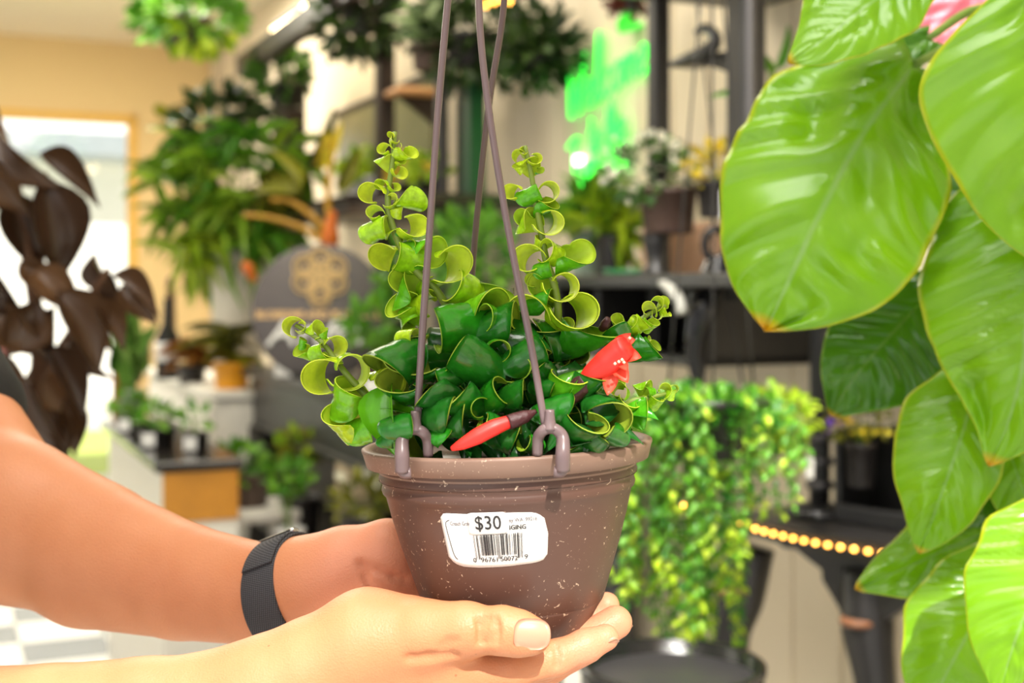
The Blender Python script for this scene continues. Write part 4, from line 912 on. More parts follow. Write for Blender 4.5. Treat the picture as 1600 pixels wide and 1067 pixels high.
# ---------------------------------------------------------------- neon sign on the right wall
M_neon = mat('green_neon_tube', (60, 240, 80), .4, emit=(40, 255, 70), estr=2.2, var=.02)
M_neonw = mat('glowing_white_box', (255, 255, 255), .4, emit=(225, 255, 225), estr=5, var=.02)
ne = thing('neon_sign', Q(950, 250, WALLX-.03), 'green neon script sign reading Welcome to the Jungle on the cream wall', 'neon sign')
G = {'W': [[(0, 1.9), (.12, 2.05), (.2, 1.2), (.3, 0), (.5, .5), (.72, 1.3), (.9, .5), (1.05, 0), (1.25, 1.0), (1.45, 2.2)]],
 'e': [[(0, .45), (.5, .55), (.55, .85), (.35, 1.0), (.1, .7), (.12, .2), (.4, 0), (.75, .25)]], 'l': [[(0, .2), (.3, 1.3), (.4, 2.3), (.22, 2.5), (.12, 1.8), (.1, .5), (.25, 0), (.5, .2)]],
 'c': [[(.6, .8), (.4, 1), (.1, .7), (.1, .25), (.35, 0), (.7, .2)]], 'o': [[(.4, 1), (.1, .7), (.1, .25), (.35, 0), (.62, .3), (.6, .75), (.4, 1), (.8, .9)]],
 'm': [[(0, 1), (.05, .5), (.05, 0)], [(.05, .5), (.25, 1), (.42, .7), (.42, 0)], [(.42, .5), (.62, 1), (.8, .7), (.82, .1), (1, .1)]],
 't': [[(.2, 1.9), (.18, 1), (.15, .25), (.3, 0), (.5, .15)], [(-.08, 1.2), (.5, 1.3)]], 'h': [[(.05, 2.2), (.08, 1), (.05, 0)], [(.07, .5), (.3, 1), (.48, .7), (.48, .1), (.65, .1)]],
 'J': [[(-.2, 1.9), (.4, 2.1), (.8, 2.0)], [(.45, 2.05), (.4, 1), (.35, -.6), (.1, -1.0), (-.2, -.6), (.1, -.1), (.6, .4)]], 'u': [[(0, 1), (.05, .3), (.25, 0), (.45, .3), (.5, 1), (.5, .15), (.7, .1)]],
 'n': [[(0, 1), (.05, .5), (.05, 0)], [(.05, .5), (.27, 1), (.45, .7), (.47, .1), (.65, .1)]], 'g': [[(.5, .9), (.3, 1), (.08, .6), (.2, .1), (.5, .5), (.52, .9), (.5, -.4), (.3, -1.1), (.05, -.8), (.3, -.2), (.75, .3)]]}
ADV = {'W': 1.6, 'e': .8, 'l': .55, 'c': .75, 'o': .85, 'm': 1.05, 't': .55, 'h': .7, 'J': .9, 'u': .75, 'n': .7, 'g': .8, ' ': .45}
o0 = Q(886, 188, WALLX-.03); NU = .069; wdir = -RY; tiltr = math.radians(9)
ex = (wdir*math.cos(tiltr)+Vector((0, 0, 1))*math.sin(tiltr)); ez = Vector((0, 0, 1))
for txt, x0, y0, sc in (('Welcome', 0, 0, 1.0), ('to the', 1.9, -1.85, .72), ('Jungle', .25, -3.0, 1.0)):
    x = x0
    for ch in txt:
        for st_ in G.get(ch, []): mk('neon_tube', tube([o0+ex*(x+a*sc)*NU+ez*(y0+b_*sc)*NU for a, b_ in st_], 0.0048, 8, 4), M_neon, ne)
        x += ADV[ch]*sc
mk('glow_box', xf(box(.026, .02, .026, .004), Matrix.Translation(o0+ex*1.0*NU+ez*(-2.0)*NU)), M_neonw, ne)  # white box glows on its own to give a bright spot there
for sx in (.3, 3.2, 6.0): mk('standoff', tube([o0+ex*sx*NU, o0+ex*sx*NU+RX*.03], .004, 6), M_tag, ne)
lf = thing('neon_lit_leaf', Q(1003, 60, WALLX-.04), 'green leaf above the neon sign, its neon light given as a glow', 'ornament')
mk('leaf', xf(unit_leaf('oval', .2, .1, 10), basis((0.6, .25, .5), (-.6, -.7, .2), (.085, .14, .1), Q(968, 52, WALLX-.06))), mat('leaf_with_neon_glow', (30, 200, 40), .4, emit=(40, 235, 40), estr=.5), lf)  # leaf emits a little itself, standing in for neon light falling on it

# ---------------------------------------------------------------- shelving, tables, cabinets
def turned_leg(c, h, r, m, parent, name='leg'):
    mk(name, lathe([(0, 0), (r*.5, 0), (r*.62, h*.03), (r*.55, h*.08), (r*.75, h*.22), (r*.98, h*.40), (r, h*.55), (r*.8, h*.66), (r*1.1, h*.69), (r*1.1, h*.72), (r*.8, h*.74), (r*1.15, h*.77), (r*1.15, h*.80), (r*.75, h*.82), (r*1.05, h*.86), (r*.95, h*.9), (r*.95, h), (0, h)], 20, Matrix.Translation(c)), m, parent)
# black console with the round sign
M_cons = mat('worn_black_paint', (62, 60, 59), .4, var=.2, bump=.2, bscale=25)
cx0 = 1.005; z_t = 1.08
cy1 = (P(392, 572, 4.42)).dot(RY); cy0 = cy1-1.75
ct = thing('console_table', R(1.25, (cy0+cy1)/2, 0), 'black console table with turned legs behind the basket', 'table')
mk('table_top', rbox(cx0-.03, 1.55, cy0-.03, cy1+.03, z_t-.035, z_t, .012), M_cons, ct); mk('apron', join(rbox(cx0, cx0+.03, cy0+.06, cy1-.06, z_t-.19, z_t-.035), rbox(cx0+.03, 1.52, cy1-.05, cy1-.02, z_t-.19, z_t-.035), rbox(cx0-.012, cx0, cy0+.06, cy1-.06, z_t-.20, z_t-.18)), M_cons, ct, False)
for x in (cx0+.035, 1.49):
    for y in (cy0+.035, cy1-.035): mk('leg_block', rbox(x-.035, x+.035, y-.035, y+.035, z_t-.2, z_t-.035), M_cons, ct); turned_leg(R(x, y, 0), z_t-.2, .055, M_cons, ct)
z_s = .60
mk('lower_shelf', rbox(cx0-.03, 1.53, cy0, cy1, z_s-.04, z_s, .01), M_blackw, ct)
# sign
sg = thing('round_sign', P(500, 590, 3.72), 'round dark grey sign with a gold floral emblem on the console table', 'sign')
sc_ = P(500, 487, 3.74); SR = .198
fw = Vector((.12, -1, .06)).normalized(); sx_ = Vector((0, 0, 1)).cross(fw).normalized()*-1; sx_ = fw.cross(Vector((0, 0, 1))).normalized()*-1; sz_ = fw.cross(sx_)*-1
if sx_.x < 0: sx_ = -sx_
sz_ = sx_.cross(fw)*-1
if sz_.z < 0: sz_ = -sz_
SM = Matrix(((sx_.x, sz_.x, fw.x, sc_.x), (sx_.y, sz_.y, fw.y, sc_.y), (sx_.z, sz_.z, fw.z, sc_.z), (0, 0, 0, 1)))
mk('panel', lathe([(0, -.008), (SR-.003, -.008), (SR, -.005), (SR, .003), (SR-.003, .006), (0, .006)], 64, SM), mat('charcoal_sign_board', (98, 92, 92), .55, var=.05), sg)
M_gold = mat('gold_paint', (214, 180, 124), .5, .0, var=.15, scale=30)
em = []
def circ(cx, cy, r_, sq=1.0, n=12): return tube([Vector((cx+r_*math.cos(2*math.pi*k/n), cy+r_*sq*math.sin(2*math.pi*k/n), .009)) for k in range(n+1)], .0036, 6, 2)
for k in range(6):                                   # a rosette of overlapping petals
    a = 2*math.pi*k/6+.5; em.append(circ(math.cos(a)*.050, .108+math.sin(a)*.044, .034)); em.append(circ(math.cos(a)*.050, .108+math.sin(a)*.044, .020)); em.append(circ(math.cos(a+.5)*.022, .108+math.sin(a+.5)*.02, .020))
em.append(circ(0, .05, .032, 1.1)); em.append(circ(0, .05, .018, 1.2)); em.append(circ(0, .108, .012))
V, Fc = join(*em); mk('emblem', ([SM @ v for v in V], Fc), M_gold, sg)
def flat_text(s, x, y, size, m, name, bold=0):
    V, Fc = text_mesh(s, size, bold); w_ = max(v.x for v in V); mk(name, ([SM @ Vector((x+v.x-w_/2, y+v.y, .0072)) for v in V], Fc), m, sg, False)
flat_text('BLOSSOMS AND PLANTS CO', 0, -.018, .0285, mat('copper_letter_paint', (246, 200, 140), .5), 'lettering', .0012)
M_chalk = mat('white_chalk', (246, 244, 240), .7)
for gx, strokes in ((-.15, [[(0, 0), (.03, .05), (.05, .09)], [(.05, .09), (.06, .04), (.075, .0)], [(.02, .035), (.07, .045)]]), (-.055, [[(0, 0), (.012, .05), (.02, .07)], [(.02, .05), (.04, .06), (.045, .02), (.06, .0)]]), (.02, [[(0, .02), (.02, .08), (.05, .1)], [(.0, .045), (.05, .06)], [(.03, .0), (.05, .05), (.075, .085), (.09, .03), (.1, 0)]])):
    for st_ in strokes: mk('script_stroke', tube([SM @ Vector((gx+a, -.100+b_*.8, .008)) for a, b_ in st_], .008, 6, 5), M_chalk, sg)
mk('easel_foot', xf(box(.16, .06, .02, .004), Matrix.Translation(P(500, 592, 3.73))), M_blackw, sg)
# white paper cards on the table
for k, (px, py, d, s, lb) in enumerate(((452, 576, 3.9, .09, 'white folded card lying at the left end of the console table'), (592, 548, 3.3, .075, 'white card standing on the console table behind the basket stems'))):
    t = thing('card', P(px, py+8, d), lb, 'card'); c = P(px, py+8, d); c.z = z_t
    mk('card_face', xf(box(s, .004, s*.5, .001), Matrix.Translation(c) @ Matrix.Rotation(-.35, 4, 'X')), M_tag, t, False); mk('card_back', xf(box(s, .004, s*.5, .001), Matrix.Translation(c+Vector((0, .035, 0))) @ Matrix.Rotation(.35, 4, 'X')), M_tag, t, False)
blob_plant('potted_plant', 'green plant in a purple brown pot on the console table right of the round sign', 585, 505, 3.35, 44, 34, 90, 26, G_green, (588, 592, 26, 34, mat('purple_pot', (92, 60, 72), .4)), seed=41)
blob_plant('potted_plant', 'small green plant on the far side of the console table beside the left hanger', 628, 430, 3.5, 30, 55, 70, 30, G_green, (630, 560, 22, 60, M_darkpot), seed=42)

# white cabinet at the far left
def white_cabinet():
    c0 = P(338, 612, 4.35); x0, y0 = c0.dot(RX), c0.dot(RY); zt = c0.z
    t = thing('white_cabinet', R(x0+.1, y0+.6, 0), 'white painted cabinet standing below the fern', 'cabinet')
    mk('body', rbox(x0, x0+.42, y0, y0+1.45, .06, zt-.03, .004), M_white, t, False); mk('top', rbox(x0-.02, x0+.44, y0-.02, y0+1.47, zt-.03, zt, .006), M_white, t, False); mk('plinth', rbox(x0+.03, x0+.40, y0+.03, y0+1.42, 0, .06, .002), M_white, t, False)
    mk('door', rbox(x0+.03, x0+.39, y0-.012, y0, .12, zt-.06, .003), M_white, t, False)
    for k in range(3): mk('door', rbox(x0-.012, x0, y0+.03+k*.47, y0+.47+k*.47, .12, zt-.06, .003), M_white, t, False)
    return zt
zc = white_cabinet()
# low bench with a black top and a wooden end
b0 = P(250, 722, 3.3); bx, by, zb = b0.dot(RX), b0.dot(RY), b0.z
bn = thing('display_bench', R(bx+.1, by+.5, 0), 'white display bench with black stone top and orange wooden end', 'bench')
mk('body', rbox(bx+.012, bx+.20, by+.012, by+1.15, .05, zb-.028, .003), M_white, bn, False); mk('top', rbox(bx-.015, bx+.215, by-.015, by+1.17, zb-.028, zb, .006), mat('black_granite', (44, 40, 38), .15, var=.4, scale=60), bn, False)
mk('end_panel', rbox(bx+.008, bx+.204, by, by+.012, zb-.16, zb-.03, .002), M_wood, bn, False); mk('end_panel_lower', rbox(bx+.008, bx+.204, by, by+.012, .05, zb-.17, .002), M_white, bn, False)

# metal rack along the right wall (left bay), top beam, shelves
def post(px, lx, w_, z0, z1, m, parent, name='post'):
    p = Q(px, 450, lx); x, y = p.dot(RX), p.dot(RY); mk(name, rbox(x-w_/2, x+w_/2, y-w_/2, y+w_/2, z0, z1, .004), m, parent, False); return x, y
rk = thing('shelf_rack', Q(600, 450, 1.4)-Vector((0, 0, CAMZ)), 'tall dark rack against the cream wall behind the left flower stem', 'rack')
M_brownm = mat('dark_brown_metal', (58, 46, 42), .4, .3)
x1, y1 = post(455, 1.36, .10, 0, 2.25, M_brownm, rk); x2, y2 = post(601, 1.36, .055, 0, 2.35, M_brownm, rk); post(437, 1.30, .05, 0, 2.2, M_greymetal, rk)
mk('shelf', rbox(1.20, 1.56, y2-.1, y2+.35, 1.62, 1.65, .004), M_brownm, rk, False)
mk('top_beam', rbox(1.14, 1.2, y2-.3, y1+.05, 2.22, 2.30, .004), M_brownm, rk, False)
# mirror between the posts
mr = thing('mirror', Q(530, 330, 1.56), 'large greenish mirror panel leaning on the wall between dark posts', 'mirror')
mk('glass', rbox(1.545, 1.555, y2+.06, y1-.05, 1.66, 2.06, .002), mat('mirror_glass', (170, 168, 130), .25, .2), mr, False); mk('frame', join(rbox(1.54, 1.57, y2+.04, y1-.03, 2.06, 2.09), rbox(1.54, 1.57, y2+.04, y1-.03, 1.63, 1.66)), M_brownm, mr, False)
# tube lamp
tl = thing('tube_lamp', Q(456, 33, 1.25), 'lit warm white tube lamp at the upper left', 'lamp')
M_tube = mat('lit_tube', (255, 250, 235), .4, emit=(255, 226, 170), estr=14, var=.01)
a_, b_ = Q(430, 50, 1.25), Q(486, 12, 1.25)
mk('tube', tube([a_, a_.lerp(b_, .5), a_.lerp(b_, .74)], .018, 10), M_tube, tl); mk('bulb', lathe([(0, -.028), (.02, -.02), (.028, 0), (.02, .02), (0, .028)], 16, Matrix.Translation(a_.lerp(b_, .92))), M_tube, tl); mk('housing', tube([a_+Vector((0, .03, .03)), b_+Vector((0, .03, .03))], .016, 8), M_greymetal, tl)
lp = bpy.data.lights.new('tube_glow', 'POINT'); lp.energy = 1.2; lp.color = (1, .8, .5); lp.shadow_soft_size = .05; lo = bpy.data.objects.new('tube_glow', lp); COL.objects.link(lo); lo.location = a_.lerp(b_, .5)+Vector((0, -.06, -.03))
# middle rack: posts, shelf at y=325 and bracket
rk2 = thing('wire_rack', Q(715, 450, 1.38)-Vector((0, 0, CAMZ)), 'grey and green metal rack behind the hanger rods', 'rack')
x3, y3 = post(690, 1.40, .035, 0, 2.0, M_greymetal, rk2); post(741, 1.40, .05, 0, 1.98, mat('dark_green_metal', (22, 64, 40), .4), rk2); post(722, 1.42, .03, 0, 1.98, M_black, rk2)
mk('shelf', rbox(1.20, 1.56, y3-.35, y3+.95, 1.58, 1.61, .004), M_brownm, rk2, False)
wb = thing('wooden_bracket', Q(648, 150, 1.45), 'small pale wooden shelf bracket left of the hanger rods', 'bracket'); c = Q(648, 150, 1.42); mk('board', xf(box(.16, .14, .02, .004), Matrix.Translation(c) @ Matrix.Rotation(RA, 4, 'Z')), mat('pale_wood', (216, 160, 106), .5), wb); mk('support', prism([c+RX*.08+Vector((0, 0, 0)), c-RX*.06, c+RX*.08-Vector((0, 0, .10))], RY*.02), M_brownm, wb, False)
# right rack with carved black bracket and pots
rk3 = thing('black_rack', Q(1090, 450, 1.3)-Vector((0, 0, CAMZ)), 'tall black rack with two posts right of the neon sign', 'rack')
xa, ya = post(1029, 1.30, .035, 1.21, 1.98, M_black, rk3); xb, yb = post(1166, 1.25, .05, 1.33, 2.1, M_black, rk3); post(1172, 1.20, .014, 1.33, 2.1, M_greymetal, rk3, 'conduit')
mk('shelf', rbox(1.14, 1.56, yb-.2, ya+.05, 1.925, 1.975, .006), M_black, rk3, False); mk('shelf', rbox(1.16, 1.56, yb-.3, ya+.32, 1.35, 1.375, .004), M_blackw, rk3, False)
mk('cubby', join(rbox(1.22, 1.56, ya-.25, ya+.30, 1.21, 1.23), rbox(1.54, 1.56, ya-.25, ya+.30, 1.21, 1.35), rbox(1.22, 1.56, ya+.28, ya+.30, 1.21, 1.35), rbox(1.22, 1.56, ya-.25, ya-.23, 1.21, 1.35), rbox(1.22, 1.56, ya+.10, ya+.115, 1.23, 1.35)), M_blackw, rk3, False)
cb = thing('carved_bracket', Q(1085, 90, 1.28), 'black scrolled bracket under the top shelf of the black rack', 'bracket')
mk('scroll', tube([Q(1050, 100, 1.25), Q(1075, 92, 1.25), Q(1105, 80, 1.25), Q(1118, 62, 1.25), Q(1104, 44, 1.25), Q(1088, 50, 1.25)], [.006, .012, .014, .012, .009, .006], 8), M_black, cb)
mk('plate', prism([Q(1040, 104, 1.26), Q(1062, 100, 1.26), Q(1095, 88, 1.26), Q(1130, 80, 1.26), Q(1138, 86, 1.26), Q(1134, 112, 1.26), Q(1112, 104, 1.26), Q(1080, 100, 1.26), Q(1050, 106, 1.26)], RX*.05), M_black, cb, False)
# things on the eye-level shelf
zsf = 1.375
def on_shelf(px, lx, z): p = Q(px, 450, lx); return Vector((p.x, p.y, z))
c = on_shelf(1025, 1.26, zsf); vs_ = thing('urn_stand', c, 'black urn shaped stand carrying the brown pot', 'stand')
mk('urn', lathe([(0, 0), (.03, 0), (.032, .006), (.018, .016), (.022, .05), (.028, .07), (.016, .095), (.012, .105), (.03, .112), (0, .114)], 24, Matrix.Translation(c)), M_black, vs_)
k3 = c.y/F
t = blob_plant('variegated_plant', 'white variegated trailing plant in a brown pot on the urn stand', 1012, 268, c.y, 78, 52, 130, 22, G_dark, (1044, 365, 46, 70, M_brownpot), seed=51, extra=('round', 130, 13, G_white))
bp = Q(1070, 425, 1.42); bp.z = zsf; pk = thing('cardboard_box', bp, 'plain pinkish tan box on the black shelf', 'box')
mk('carton', xf(box(.15, .10, .105, .003), Matrix.Translation(bp) @ Matrix.Rotation(RA, 4, 'Z')), mat('pink_tan_card', (216, 176, 146), .7), pk, False); mk('lid_flap', xf(box(.152, .05, .004, .001), Matrix.Translation(bp+Vector((0, 0, .106))) @ Matrix.Rotation(RA, 4, 'Z')), mat('tan_card', (200, 158, 126), .7), pk, False)
bp = on_shelf(985, 1.26, zsf); gt = thing('green_tray', bp, 'flat green tray on the front edge of the black shelf', 'tray'); mk('tray', lathe([(0, 0), (.05, 0), (.056, .012), (.05, .012), (.047, .004), (0, .004)], 24, Matrix.Translation(bp)), mat('green_plastic', (42, 122, 70), .4), gt)
c = on_shelf(918, 1.36, zsf); jr = thing('jar_plant', c, 'green plants in pale grey green glass jars on the black shelf', 'potted plant')
M_jar = mat('grey_green_glass', (150, 168, 150), .15)
mk('jar', lathe([(0, 0), (.035, 0), (.037, .01), (.037, .10), (.034, .105), (.033, .1), (.033, .02), (0, .02)], 24, Matrix.Translation(c)), M_jar, jr); c2 = c-RY*.11; mk('jar', lathe([(0, 0), (.03, 0), (.032, .01), (.032, .085), (.03, .09), (0, .088)], 24, Matrix.Translation(c2)), M_darkpot, jr)
rj = random.Random(5); leaves_single('leaf', 'blade', bush_mats(c+Vector((0, 0, .13)), (.05, .05, .05), 60, .10, .022, rj, up=.6), G_green, jr); leaves_single('leaf', 'blade', bush_mats(c2+Vector((0, 0, .12)), (.05, .05, .06), 60, .10, .02, rj, up=.6), G_lime, jr)
blob_plant('yellow_plant', 'yellow leaved plant in a dark pot beside the big glossy leaf', 1118, 258, 2.35, 40, 42, 110, 18, G_yel, (1118, 340, 30, 56, M_darkpot), seed=52)
py_ = thing('plant_label_stake', P(1130, 345, 2.3), 'white plastic plant label below the yellow plant', 'plant label'); mk('stake', xf(box(.016, .002, .055, .0008), Matrix.Translation(P(1133, 345, 2.3))), M_tag, py_, False); mk('spike', xf(box(.006, .002, .04, .0005), Matrix.Translation(P(1133, 378, 2.3))), M_tag, py_, False)
hs = thing('hose', Q(1015, 437, 1.2), 'pale grey hose arching from the shelf', 'hose'); mk('hose_tube', tube([Q(1008, 440, 1.2), Q(1026, 436, 1.18), Q(1046, 450, 1.16), Q(1060, 468, 1.15), Q(1066, 490, 1.15)], .010, 10), mat('pale_hose', (158, 158, 150), .4), hs); mk('hose_collar', tube([Q(1004, 441, 1.2), Q(1012, 439, 1.2)], .012, 10), M_greymetal, hs)
# black wrapped hanger bundle in front of the shelf
hb = thing('hanging_bundle', P(1100, 600, 2.2), 'black glossy hanger bundle dangling before the shelf', 'hanger')
M_gblk = mat('glossy_black_plastic', (24, 24, 26), .18, var=.4, bump=.6, bscale=20)
mk('wrap', tube([P(1118, 440, 2.2), P(1100, 480, 2.19), P(1088, 520, 2.19), P(1086, 560, 2.2), P(1094, 606, 2.2)], [.012, .026, .02, .016, .010], 12), M_gblk, hb)
mk('ring', tube([P(1118+17*math.cos(a), 382+24*math.sin(a), 2.2) for a in np.linspace(0, 6.28, 14)], .007, 8), M_gblk, hb); mk('block', tube([P(1124, 400, 2.21), P(1120, 430, 2.21), P(1118, 452, 2.21)], [.02, .03, .018], 10), M_gblk, hb)
for (xa_, ya_, xb_, yb_) in ((1112, 440, 1098, 602), (1126, 440, 1160, 600), (1110, 450, 1080, 600)): mk('cord', tube([P(xa_, ya_, 2.2), P((xa_+xb_)/2+4, (ya_+yb_)/2, 2.2), P(xb_, yb_, 2.2)], .0022, 6), M_darkpot, hb)
mk('suspension_cord', tube([P(1118, 358, 2.2), P(1116, 240, 2.2), P(1090, 20, 2.2), P(1080, -160, 2.2)], .0014, 6), M_black, hb)

# ---------------------------------------------------------------- trailing plant and the carved table on the right
def strand(x, y, d, L, r, kind):
    pts = [P(x, y, d)]; k = d/F; dx = r.uniform(-14, 14)*k; dy = r.uniform(-.02, .02); z = 0; n = 6
    p0 = pts[0]; out = [p0]
    for i in range(1, n+1): f = i/n; out.append(p0+Vector((dx*f*1.4+math.sin(f*4+x)*4*k, dy*f, -L*k*f+(.016*math.sin(min(1, f*3)*math.pi)))))
    return out
tp_ = thing('trailing_plant', P(1110, 700, 1.85), 'hanging basket plant with long bright green trailing strands', 'potted plant')
M_str = leafmat('bright_trailing_leaf', (36, 116, 24), (120, 190, 40), .35, .3)
pot_parts(P(1112, 712, 1.86), .078, .085, M_darkpot, tp_)
rt = random.Random(8)
M_str2 = leafmat('lime_trailing_leaf', (150, 206, 30), (214, 236, 60), .35, .35)
for i in range(66):
    x = rt.choice((rt.uniform(950, 1010), rt.uniform(1005, 1175), rt.uniform(1005, 1175), rt.uniform(1005, 1175), rt.uniform(1165, 1250))); y = rt.uniform(600, 668)+abs(x-1105)*.16; d = 1.84+rt.uniform(-.12, .12)
    yend = rt.uniform(760, 960) if x < 1010 else (rt.uniform(840, 1085) if x < 1170 else rt.uniform(700, 830)); L = yend-y
    pts = strand(x, y, d, L, rt, 0); path = catmull(pts, 4)
    st = mk('strand', tube(pts, .0012, 5, 3), M_stem, tp_); mats, mats2 = [], []
    n = int(L/6.2); wide = rt.uniform(.75, 1.2); limey = rt.random()
    for q in range(n):
        f = q/max(1, n-1)*(len(path)-1.001); a = int(f); p = path[a].lerp(path[a+1], f-a); an = q*2.4+rt.random(); dr = Vector((math.cos(an), math.sin(an), -.55+rt.uniform(-.4, .4)))
        s_ = rt.uniform(.75, 1.25)*wide; (mats2 if (q > n*.78 and rt.random() < .8) or rt.random() < .3*limey else mats).append(basis(dr, (0, -.5, 1), (.0092*s_, .0165*s_, .0165*s_), p))
    leaves_joined('strand_leaves', 'mini', mats, M_str, st, rt)
    if mats2: leaves_joined('strand_tip_leaves', 'mini', mats2, M_str2, st, rt)
leaves_joined('crown_leaves', 'mini', bush_mats(P(1105, 650, 1.85), (.115, .10, .04), 520, .020, .011, rt, up=.5), M_str, tp_, rt)
leaves_joined('side_leaves', 'mini', bush_mats(P(1225, 650, 1.95), (.045, .05, .045), 160, .02, .012, rt, up=.3), G_lime, tp_, rt)
wires(tp_, P(1112, 640, 1.86), P(1112, -220, 1.86), .075)
# carved table
TZ = P(1280, 830, 2.0).z
ta, tb = P(1150, 812, 2.16), P(1470, 862, 1.86); ta.z = tb.z = TZ
te = (tb-ta).normalized(); tn = Vector((-te.y, te.x, 0))
if tn.y < 0: tn = -tn
tbv = thing('carved_table', (ta+tb)/2+tn*.2-Vector((0, 0, TZ)), 'black carved table with curved legs and amber string lights on its edge', 'table')
def TP(s, n_, z): return ta+te*s+tn*n_+Vector((0, 0, z-TZ))
TL = (tb-ta).length
edge = [TP(TL*i/16, -.035*math.sin(math.pi*i/16), TZ-.03) for i in range(17)]+[TP(TL, .19, TZ-.03), TP(0, .19, TZ-.03)]
mk('table_top', prism(edge, Vector((0, 0, .03))), M_blackw, tbv, False)
ap = [(TL*a, b_) for a, b_ in ((0, 0), (0, -.004), (.18, -.006), (.24, -.016), (.30, -.014), (.36, -.026), (.43, -.038), (.435, -.055), (.49, -.08), (.55, -.11), (.62, -.13), (.72, -.10), (.85, -.06), (1, -.10), (1, 0))]
mk('apron', prism([TP(s, .012, TZ-.03+z) for s, z in ap], tn*.03), M_blackw, tbv, False)
def cabriole(s, n_, dirn):
    mk('leg', tube([TP(s, n_+.02, TZ-.06), TP(s+dirn*.012, n_+.005, TZ-.15), TP(s+dirn*.03, n_+.0, TZ-.24), TP(s+dirn*.035, n_+.02, TZ-.45), TP(s+dirn*.02, n_+.03, TZ-.75), TP(s-dirn*.01, n_+.0, .05), TP(s-dirn*.015, n_-.01, .0)], [.04, .040, .03, .022, .018, .022, .028], 12), M_blackw, tbv)
    mk('leg_cap', xf(lathe([(0, 0), (.026, 0), (.03, .006), (.026, .012), (0, .012)], 20), Matrix.Translation(TP(s+dirn*.01, n_-.015, TZ-.14))), mat('copper_brown', (128, 84, 56), .4), tbv)
cabriole(TL*.60, .02, 1); cabriole(.0, .02, -1); cabriole(TL*.97, .02, 1); cabriole(TL*.95, .15, 1)
M_bulb = mat('amber_led', (255, 200, 110), .4, emit=(255, 176, 70), estr=9, var=.01)
sl = thing('string_lights', TP(TL*.4, -.05, TZ-.02), 'amber fairy lights strung along the table edge', 'string lights')
mk('cable', tube([TP(TL*i/16, -.035*math.sin(math.pi*i/16)-.006, TZ-.014) for i in range(17)], .0016, 6, 3), mat('copper_wire', (150, 96, 46), .4, .6), sl)
for i in range(17): mk('bulb', xf(lathe([(0, -.004), (.0034, -.002), (.0042, 0), (.0034, .002), (0, .004)], 10), Matrix.Translation(TP(TL*(.05+.92*i/16), -.035*math.sin(math.pi*(.05+.92*i/16))-.0085, TZ-.014))), M_bulb, sl)
fb = thing('fairy_light', P(1068, 789, 1.7), 'single amber fairy light glowing among the trailing strands', 'lamp'); mk('bulb', lathe([(0, -.003), (.003, 0), (0, .003)], 10, Matrix.Translation(P(1068, 789, 1.70))), M_bulb, fb); mk('cable', tube([P(1068, 789, 1.703), P(1072, 770, 1.74), P(1085, 720, 1.84)], .0008, 5), M_branch, fb)
# things on the carved table
c = TP(TL*.25, .10, TZ); ls = thing('lamp_stand', c, 'black metal upright stand on the carved table', 'stand')
mk('upright', tube([c, c+Vector((0, 0, .35)), c+Vector((0, 0, .7))], .017, 12), M_black, ls); mk('foot', lathe([(0, 0), (.06, 0), (.06, .01), (.02, .02), (0, .02)], 24, Matrix.Translation(c)), M_black, ls)
for z in (.05, .09, .13): mk('collar', lathe([(.016, -.008), (.024, -.004), (.024, .004), (.016, .008)], 16, Matrix.Translation(c+Vector((0, 0, z)))), M_greymetal, ls)
c = TP(TL*.60, .12, TZ); bxx = thing('black_crate', c, 'black open crate on the carved table behind the philodendron', 'crate')
CRM = Matrix.Translation(c) @ Matrix.Rotation(math.atan2(te.y, te.x), 4, 'Z')
mk('back_panel', xf(box(.16, .012, .15), CRM @ Matrix.Translation((0, .05, 0))), M_black, bxx, False); mk('side_panel', xf(box(.012, .10, .15), CRM @ Matrix.Translation((-.08, 0, 0))), M_black, bxx, False); mk('side_panel', xf(box(.012, .10, .15), CRM @ Matrix.Translation((.08, 0, 0))), M_black, bxx, False); mk('front_panel', xf(box(.16, .012, .03), CRM @ Matrix.Translation((0, -.05, 0))), M_black, bxx, False); mk('base', xf(box(.16, .10, .012), CRM), M_black, bxx, False)
t = blob_plant('flowering_plant', 'plant with small yellow and purple flowers on the carved table', 1345, 662, 2.05, 50, 26, 80, 16, G_olive, (1345, 760, 24, 70, M_darkpot), seed=61, extra=('round', 26, 13, G_yel))
leaves_joined('purple_flowers', 'round', bush_mats(P(1308, 668, 2.0), (.012, .01, .008), 6, .012, .012, random.Random(3)), leafmat('purple_petal', (110, 70, 180), (150, 110, 210)), t)
# small tag on the stand
tg = thing('price_tag', P(1265, 745, 1.92), 'white price tag hanging before the black stand', 'tag'); mk('tag', xf(box(.013, .0012, .032, .0006), Matrix.Translation(P(1265, 748, 1.95))), M_tag, tg, False); mk('tag_string', tube([P(1265, 716, 1.951), P(1270, 690, 1.97), P(1275, 670, 2.0)], .0006, 5), M_black, tg)
